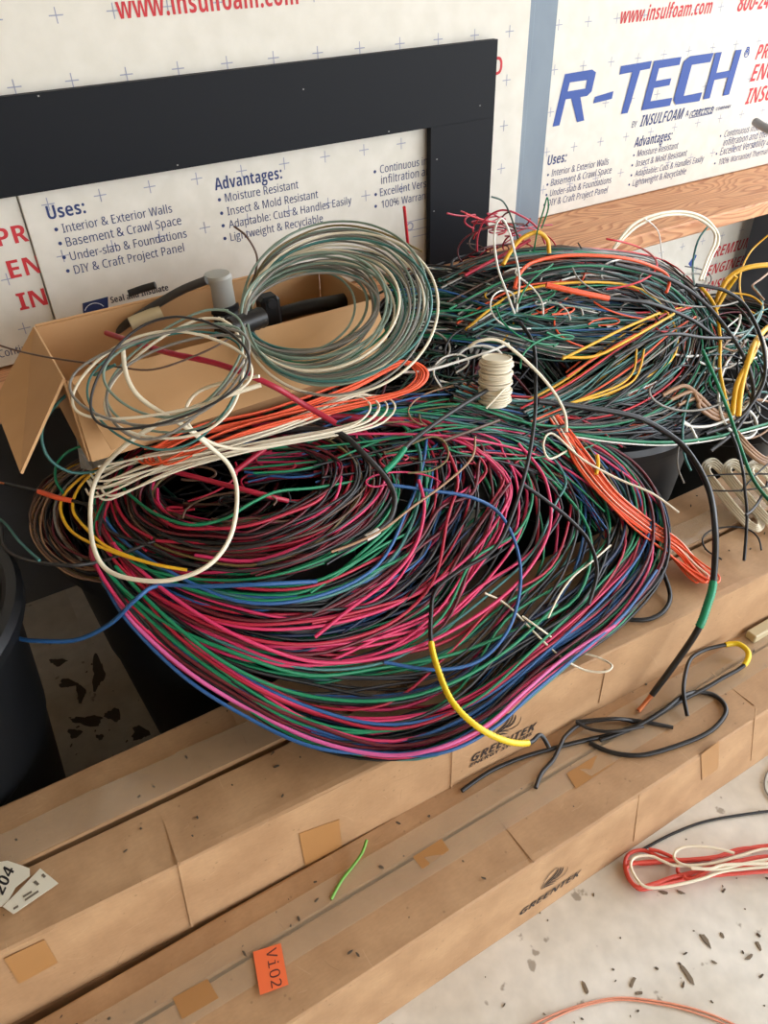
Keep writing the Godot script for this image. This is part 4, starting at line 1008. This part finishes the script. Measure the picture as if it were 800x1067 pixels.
	run("wire", "brown rod-like wire crossing behind the draped coil", "brown", 0.0030, [[460, 460, .045], [490, 449, .05], [520, 438, .05]])
	cable("cable", "black cable with yellow tape dangling over the carton's printed mark", pts([Vector3(541, 335, .05), Vector3(556, 361, .06), Vector3(558, 410, .07), Vector3(556, 444, .075), Vector3(549, 485, .075), Vector3(535, 532, .075), Vector3(515, 572, .07), Vector3(478, 595, .06), Vector3(454, 615, .055), Vector3(449, 640, .05), Vector3(449, 669, .05), Vector3(456, 697, .06), Vector3(471, 731, 2.435), Vector3(497, 757, 2.41), Vector3(527, 772, 2.38), Vector3(551, 774, 2.36), Vector3(563, 766, 2.355), Vector3(572, 779, 2.34)]), 0.0036, [["jacket", "black", 0, 17, 1.0], ["tape", "lemon", 10, 15, 1.35]])
	cable("cable", "thick black cable with green tape and bare copper end hanging onto the front carton", pts([Vector3(560, 418, .05), Vector3(612, 425, .06), Vector3(661, 434, .07), Vector3(693, 450, .08), Vector3(717, 471, .09), Vector3(738, 509, .10), Vector3(745, 554, 2.47), Vector3(743, 606, 2.42), Vector3(737, 630, 2.40), Vector3(728, 654, 2.375), Vector3(710, 682, 2.31), Vector3(679, 724, 2.225), Vector3(665, 741, 2.208)]), 0.0058, [["jacket", "black", 0, 11, 1.0], ["tape", "mint", 7, 9, 1.22], ["copper_end", "copper", 11, 12, 0.75]])
	run("cable", "black cable bent in a loop on the carton beside the draped coil", "black", 0.0042, [[577, 616, 2.372], [599, 630, 2.365], [634, 642, 2.364], [669, 646, 2.364], [689, 639, 2.364], [698, 623, 2.366], [693, 602, 2.38], [682, 580, 2.40], [672, 560, 2.41]])
	run("cable", "black cable arching inside the right side of the draped coil", "black", 0.0036, [[545, 505, .06], [565, 519, .065], [592, 540, .065], [613, 564, .06], [622, 595, .055], [613, 630, .04]])
	run("wire", "thin cream wire folded back in a narrow loop on the carton's edge", "cream", 0.0018, [[505, 618, .03], [530, 632, .03], [575, 677, .02], [606, 697, 2.366], [630, 700, 2.364], [637, 693, 2.364], [620, 684, 2.364], [592, 676, 2.37], [565, 657, .03], [544, 642, .03]])
	run("wire", "thin cream wire snaking up between the pink wires", "cream", 0.0017, [[636, 568, .04], [618, 584, .045], [599, 599, .045], [588, 612, .045], [580, 625, .045], [571, 644, .04]])
	# right heap
	run("cable", "orange tube-ended black cable across the round coil", "black", 0.0042, [[633, 311, .07], [655, 313, .07], [676, 316, .07], [700, 324, .065], [725, 336, .06], [750, 356, .04]])
	run("sleeve", "orange sleeve on the black cable across the round coil", "orange", 0.0056, [[569, 297, .06], [600, 304, .068], [634, 311, .07]])
	run("wire", "thick orange wire arching along the crest of the right heap", "orange", 0.0036, [[536, 300, .05], [541, 286, .06], [556, 273, .06], [594, 266, .06], [650, 269, .06], [687, 281, .06], [697, 292, .06], [694, 305, .05]])
	run("wire", "yellow wire slanting straight across the round coil", "yellow", 0.0028, [[586, 374, .07], [618, 358, .075], [650, 342, .075], [687, 326, .07]])
	run("wire", "long yellow wire slanting below the straight one across the round coil", "yellow", 0.0028, [[586, 372, .06], [620, 371, .07], [655, 354, .075], [702, 327, .07]])
	for k in 2: run("wire", "yellow wire looping under the diagonal sheaf", "yellow", 0.0022, [[671 - k * 8, 364, .05], [666 - k * 6, 386, .055], [655 - k * 8, 400, .055], [627 - k * 4, 412 - k * 2, .055], [594, 420, .05]], "yellow wire looping under the diagonal sheaf")
	run("wire", "thick yellow wire arching over the red curls by the wall", "yellow", 0.0042, [[524, 276, .05], [532, 262, .06], [544, 248, .08], [560, 242, .09], [570, 250, .08], [572, 264, .06]])
	run("wire", "white wire standing in a tall narrow loop by the wall", "white", 0.0022, [[536, 327, .04], [528, 305, .05], [519, 280, .07], [515, 252, .10], [517, 234, .13], [523, 228, .14], [530, 240, .12], [536, 262, .09], [541, 290, .06], [538, 325, .04]])
	run("wire", "crimson wire arching high over the red curls", "crimson", 0.0020, [[497, 262, .05], [498, 245, .08], [506, 228, .11], [524, 219, .13], [545, 226, .12], [560, 238, .09], [568, 254, .06]])
	run("wire", "thin green wire springing up before the steel post", "green", 0.0015, [[556, 262, .05], [560, 240, .10], [566, 220, .14], [570, 206, .17], [571, 218, .14], [564, 238, .1]])
	run("wire", "thin dark green wire end pointing up over the black frame", "dark green", 0.0016, [[540, 250, .06], [532, 225, .12], [524, 210, .15], [512, 205, .16]])
	for k in 2: run("wire", "cream wire in a wide arch before the wooden girt", "cream", 0.0034, [[636, 264, -1.24], [648 + k * 4, 246, -1.25], [664 + k * 3, 231 + k * 3, -1.26], [690, 222 + k * 3, -1.26], [715, 221 + k * 3, -1.26], [735 - k * 2, 228 + k * 3, -1.25], [747 - k * 3, 242, -1.24], [748 - k * 4, 254, -1.22], [741 - k * 3, 268, -1.20], [732 - k * 3, 292, -1.15]], "cream wire in a wide arch before the wooden girt")
	run("wire", "thin white wire hanging inside the cream arch", "white", 0.0014, [[672, 228, -1.255], [682, 236, -1.25], [687, 246, -1.24], [690, 270, -1.22]])
	run("wire", "white wire bridging from the pale coil to the twine spool", "white", 0.0024, [[420, 388, .05], [445, 386, .055], [480, 376, .06], [508, 367, .065], [530, 358, .06]])
	run("wire", "white wire bowing over the twine spool into the orange bundle", "cream", 0.0030, [[488, 362, .05], [500, 355, .07], [522, 356, .08], [552, 380, .08], [575, 406, .075], [588, 430, .07], [590, 450, .06]])
	run("cable", "black cable sweeping in a wide arc over the yellow cables", "black", 0.0040, [[725, 297, .06], [755, 303, .07], [777, 320, .08], [794, 357, .08], [796, 395, .08], [780, 425, .07], [762, 442, .06], [735, 452, .05]])
	run("cable", "black cable falling from the crest to the bin's rim on the right", "charcoal", 0.0042, [[640, 275, .06], [695, 290, .065], [732, 314, .065], [762, 350, .065], [780, 384, .065], [784, 414, .06], [768, 446, .055], [740, 470, .05]])
	run("cable", "grey sheathed cable bowing over the diagonal sheaf", "charcoal", 0.0036, [[640, 372, .06], [680, 352, .075], [705, 348, .08], [735, 352, .075], [766, 352, .06]])
	run("cable", "green cable falling past the white cord coil", "green", 0.0036, [[732, 365, .06], [747, 399, .07], [760, 432, .07], [772, 468, .08], [784, 498, .09], [800, 520, .10], [815, 532, .10]])
	run("cable", "green and white cable following the right-hand bin's rim", "green", 0.0034, [[596, 452, .03], [640, 458, .04], [690, 461, .045], [735, 457, .05], [775, 448, .05], [812, 438, .05]])
	run("wire", "white wire beside the green cable on the right-hand bin's rim", "white", 0.0016, [[598, 455, .035], [640, 461, .045], [690, 464, .05], [735, 460, .055], [775, 451, .055], [812, 441, .055]])
	run("cable", "thick yellow cable arching up before the dark block", "yellow", 0.0062, [[742, 326, -1.12], [750, 304, -1.13], [759, 290, -1.13], [775, 280, -1.12], [800, 276, -1.10], [830, 277, -1.08]])
	run("cable", "yellow cable end standing beside the arching one", "yellow", 0.0056, [[746, 322, -1.11], [756, 304, -1.11], [767, 288, -1.10]])
	run("cable", "thick yellow cable hanging down over the far tangle", "yellow", 0.0062, [[830, 330, .07], [802, 340, .07], [786, 358, .07], [776, 388, .07], [771, 412, .07], [769, 434, .06]])
	run("cable", "second yellow cable hanging down inside the first", "yellow", 0.0056, [[792, 352, .06], [783, 372, .065], [768, 400, .065], [763, 432, .06]])
	run("cable", "slim yellow cable falling straight through the far tangle", "yellow", 0.0036, [[728, 297, .06], [744, 318, .06], [750, 350, .055], [750, 385, .055], [756, 415, .055], [763, 438, .05]])
	for k in 3: run("cable", "tan brown cord curling behind the white cord coil", "tan", 0.0044, [[768, 450 + k * 4, .05], [780 - k, 464 + k * 3, .06], [794, 476 + k * 3, .06], [815, 486, .06]], "tan brown cord curling behind the white cord coil")
	for k in 3: run("cable", "tan brown cord curling in the far tangle", "tan", 0.0044, [[690 + k * 8, 412 + k * 5, .03], [712 + k * 8, 402 + k * 6, .04], [728, 412 + k * 6, .045], [745, 428 + k * 4, .045], [765, 434 + k * 3, .04]], "tan brown cord curling in the far tangle")
	run("wire", "thin black cable hanging down before the white cord coil", "black", 0.0030, [[762, 452, .08], [768, 467, .09], [774, 492, .11], [776, 512, 2.45], [778, 533, 2.42], [777, 560, 2.39], [775, 584, 2.366]])
	run("wire", "black wire curled in a ring on the carton by the white cord", "black", 0.0018, [[752, 583, 2.362], [736, 573, 2.364], [732, 561, 2.368], [742, 552, 2.372], [762, 549, 2.375], [780, 552, 2.372], [790, 561, 2.368], [793, 573, 2.364]])
	run("wire", "black wire stretched across the white cord coil", "black", 0.0018, [[730, 497, 2.44], [760, 494, 2.44], [815, 494, 2.44]])
	run("wire", "black wire stretched low across the white cord coil", "black", 0.0018, [[738, 511, 2.43], [772, 511, 2.43], [815, 504, 2.43]])
	run("wire", "black wire crossing the white cord coil upward", "black", 0.0018, [[772, 512, 2.435], [786, 496, 2.45], [815, 470, 2.46]])
	# twine spool
	var o := thing("twine_spool", "spool of white twine standing in the heap", "spool")
	var p0 := on_heap(515, 418, 0.03); var p1 := p0 + Vector3(0.008, 0.080, -0.012)
	var hel := PackedVector3Array()
	var ax := (p1 - p0).normalized(); var e1 := ax.cross(Vector3.BACK).normalized(); var e2 := ax.cross(e1)
	tube_in(PackedVector3Array([p0 - ax * 0.006, p1 - ax * 0.001]), 0.024, 20); put("core", commit(), wire_mat("cream"), o)
	for i in 640:
		var t := i / 639.0; var a := t * TAU * 34
		hel.append(p0.lerp(p1, t) + (e1 * cos(a) + e2 * sin(a)) * (0.0275 + 0.0025 * sin(t * 31)) + ax * 0.0012 * sin(a * 0.37))
	tube_in(hel, 0.0018, 6); put("twine", commit(), wire_mat("cream"), o)
	strand(o, PackedVector3Array([p0.lerp(p1, .5) + Vector3(0.01, 0, 0.026), p0.lerp(p1, .35) + Vector3(-0.02, 0, 0.032), p0.lerp(p1, .15) + Vector3(-0.042, 0, 0.03)]), "cream", 0.0021, "twine_end")

func cables_on_cartons() -> void:
	var y := 2.0 + ATOP + 0.006
	run("cable", "black cable bent in a wide open loop on the front carton", "black", 0.0042, [[614, 774, y], [637, 784, y], [667, 787, y], [700, 779, y], [735, 765, y], [752, 750, y], [756, 737, y], [745, 725, y], [727, 721, y + .004], [710, 726, y + .012], [690, 741, y + .014], [660, 758, y + .008], [625, 771, y]])
	cable("cable", "long black cable with yellow taped bend trailing along the front carton", pts([Vector3(481, 824, y), Vector3(510, 804, y), Vector3(542, 790, y), Vector3(575, 780, y), Vector3(607, 772, y), Vector3(640, 764, y), Vector3(675, 751, y), Vector3(708, 731, y + .004), Vector3(735, 717, y + .008), Vector3(752, 707, y + .01), Vector3(770, 697, y + .012), Vector3(778, 689, y + .016), Vector3(779, 679, y + .02), Vector3(769, 671, y + .022), Vector3(755, 672, y + .02), Vector3(735, 677, y + .02), Vector3(720, 686, y + .022), Vector3(714, 702, y + .022), Vector3(712, 722, y + .02), Vector3(716, 746, y + .004)]), 0.0038, [["jacket", "black", 0, 19, 1.0], ["tape", "lemon", 10.5, 14, 1.35]])
	run("cable", "short straight black cable offcut on the front carton", "charcoal", 0.0036, [[600, 752, y + .004], [640, 749, y + .004], [670, 752, y + .002], [701, 758, y]])
	run("cable", "frayed dark cable lying crosswise on the front carton's seam", "charcoal", 0.0036, [[558, 821, y], [564, 806, y], [576, 792, y], [584, 776, y + .004], [590, 766, y + .004], [607, 754, y + .004], [640, 749, y + .012], [660, 752, y]])
	run("cable", "dark cable offcut beside the frayed one", "charcoal", 0.0030, [[600, 752, y + .01], [616, 760, y + .006], [640, 762, y + .012], [670, 757, y + .008]])
	run("wire", "short bright green wire offcut on the front carton", "lime", 0.0024, [[382, 875, y + .016], [377, 889, y + .008], [367, 903, y + .002], [356, 917, y - .002], [345, 937, y - .002]])
	run("wire", "thin black wire trailing over the concrete from the red bundle", "black", 0.0026, [[668, 886, 2.003], [700, 869, 2.003], [735, 856, 2.003], [780, 848, 2.003], [830, 842, 2.003]])
	run("wire", "thin salmon wire curving over the concrete in the foreground", "salmon", 0.0016, [[545, 1072, 2.002], [590, 1052, 2.002], [640, 1040, 2.002], [690, 1044, 2.002], [735, 1055, 2.002], [775, 1072, 2.002]])
	run("wire", "second thin salmon wire close beside the first on the concrete", "salmon", 0.0014, [[560, 1070, 2.002], [600, 1051, 2.002], [645, 1042, 2.002], [700, 1049, 2.002], [740, 1061, 2.002], [765, 1072, 2.002]])
	run("wire", "grey thin wire arc on the concrete at the right", "grey", 0.0018, [[812, 790, 2.003], [799, 806, 2.003], [797, 822, 2.003], [806, 836, 2.003]])

func small_things() -> void:
	# orange tag
	var o := thing("paper_tag", "small orange paper tag with stamped characters on the front carton", "tag")
	var s := st()
	var y := ATOP + 0.0055
	px_plate(s, [[263.5, 992], [292.5, 983], [300.5, 1026], [271, 1037]], "y", y, 0.0006); put("sheet", done(s), mat("orange_paper", sr(240, 112, 62), 0.7), o)
	s = st()
	var a := on_y(277, 990, y + 0.0008); var b := on_y(283, 1030, y + 0.0008)
	var upv := (on_y(289, 992, y + 0.0008) - on_y(276, 996, y + 0.0008)).normalized()
	text_to(s, "Vi02", a, b, upv, true, 0.9, 0.0, "Droid Sans Mono")
	put("lettering", done(s), mat("stamp", sr(96, 48, 40), 0.8), o)
	# torn white label
	var lab := mat("white_paper", sr(226, 220, 200), 0.7)
	y = BTOP + 0.006
	o = thing("paper_label", "torn white shipping label with bold digits on the upper carton", "label")
	s = st()
	px_plate(s, [[-12, 900], [8, 897], [20, 901], [31, 905], [31, 913], [16, 925], [8, 940], [-4, 948], [-14, 946]], "y", y, 0.0006)
	put("sheet", done(s), lab, o)
	s = st()
	text_to(s, "204", on_y(3, 933, y + 0.0009), on_y(15.5, 906, y + 0.0009), (on_y(-6, 918, y) - on_y(6, 924, y)).normalized(), true, 1.15)
	put("lettering", done(s), mat("label_black", sr(30, 28, 28), 0.7), o)
	o = thing("paper_label", "small white printed slip beside the torn label on the upper carton", "label")
	s = st()
	px_plate(s, [[42, 905], [61, 920.5], [14, 952.5], [3, 945], [20, 928]], "y", y + 0.001, 0.0006)
	put("sheet", done(s), lab, o)
	s = st()
	for r in [[26, 938, 40, 928.5], [24, 934.5, 33, 929], [14, 947, 19, 944], [36, 918, 40, 922], [44, 911, 47, 914]]:
		strip(s, [on_y(r[0], r[1], y + 0.0022), on_y(r[2], r[3], y + 0.0022)], [0.0016, 0.0016], Vector3.UP)
	put("print", done(s), mat("slip_ink", sr(110, 100, 86), 0.8), o)
	# cream connector strip at the right
	o = thing("terminal_strip", "ivory terminal strip lying between the cartons", "connector")
	put("body", box_mesh(on_y(776, 662, ATOP + .006) - Vector3(0.0, 0.004, 0.0), on_y(776, 662, ATOP + .006) + Vector3(0.12, 0.014, 0.022), 0.002), mat("ivory", sr(190, 176, 140), 0.5), o)
	# crumbs, chips and dry leaf bits on floor and cartons
	s = st()
	var spots := []
	for i in 200: spots.append(Vector3(rng.randf_range(0.1, 1.5), 0.0, rng.randf_range(-0.40, 0.12)))
	for i in 60: spots.append(Vector3(rng.randf_range(-0.3, 1.4), ATOP + 0.002, rng.randf_range(-0.58, -0.425)))
	for i in 60: spots.append(Vector3(rng.randf_range(-0.3, 1.4), BTOP + 0.002, rng.randf_range(-0.81, -0.62)))
	for i in 40: spots.append(Vector3(rng.randf_range(-0.12, 0.15), 0.0, rng.randf_range(-1.5, -0.9)))
	for p in spots:
		var k := rng.randf_range(0.0008, 0.0026) * (1.6 if rng.randf() < 0.05 else 0.8)
		var an := rng.randf() * TAU; var len := rng.randf_range(1.0, 3.0); var q := []
		for j in 6:
			var t := TAU * j / 6.0; var rr := k * rng.randf_range(0.6, 1.2)
			q.append(p + (Vector3(cos(t) * rr * len, 0.0003, -sin(t) * rr)).rotated(Vector3.UP, an))
		plate(s, q, Vector3.UP, k * 0.8)
	o = put("debris", done(s), mat("dirt", sr(84, 72, 58), 0.9))
	tag(o, "scattered crumbs and dry chips on the concrete and cartons", "debris"); o.set_meta("kind", "stuff")
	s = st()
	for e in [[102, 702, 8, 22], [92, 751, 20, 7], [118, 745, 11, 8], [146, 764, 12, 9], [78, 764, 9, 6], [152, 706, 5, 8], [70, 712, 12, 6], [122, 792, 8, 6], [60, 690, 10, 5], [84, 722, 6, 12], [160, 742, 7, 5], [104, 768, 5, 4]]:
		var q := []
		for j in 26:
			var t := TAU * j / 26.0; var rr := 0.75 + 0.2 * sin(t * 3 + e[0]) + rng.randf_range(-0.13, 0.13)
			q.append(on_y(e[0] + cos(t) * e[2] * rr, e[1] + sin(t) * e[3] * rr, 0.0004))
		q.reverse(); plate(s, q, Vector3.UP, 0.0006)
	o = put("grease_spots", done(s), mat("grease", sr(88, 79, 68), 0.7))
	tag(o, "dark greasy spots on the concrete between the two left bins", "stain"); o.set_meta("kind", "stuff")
	# the larger dry scraps on the concrete, one by one
	for e in [[[735, 980], 0.010], [[752, 974], 0.005], [[715, 1014], 0.012], [[780, 998], 0.007], [[659, 1023], 0.008], [[744, 1003], 0.004], [[709, 930], 0.006], [[691, 930], 0.007], [[560, 950], 0.006], [[790, 986], 0.006], [[610, 1030], 0.007], [[665, 1035], 0.005]]:
		var p := on_y(e[0][0], e[0][1], 0.0); s = st(); var q := []; var an := rng.randf() * TAU
		for j in 8:
			var t := TAU * j / 8.0; var rr: float = e[1] * rng.randf_range(0.5, 1.1)
			q.append(p + (Vector3(cos(t) * rr * 1.5, 0.0004, -sin(t) * rr * 0.5)).rotated(Vector3.UP, an))
		plate(s, q, Vector3.UP, 0.0015)
		tag(put("leaf_scrap", done(s), mat("leaf", sr(118, 104, 86), 0.9)), "small dry brown scrap on the concrete floor", "scrap", "dry scraps on the concrete")
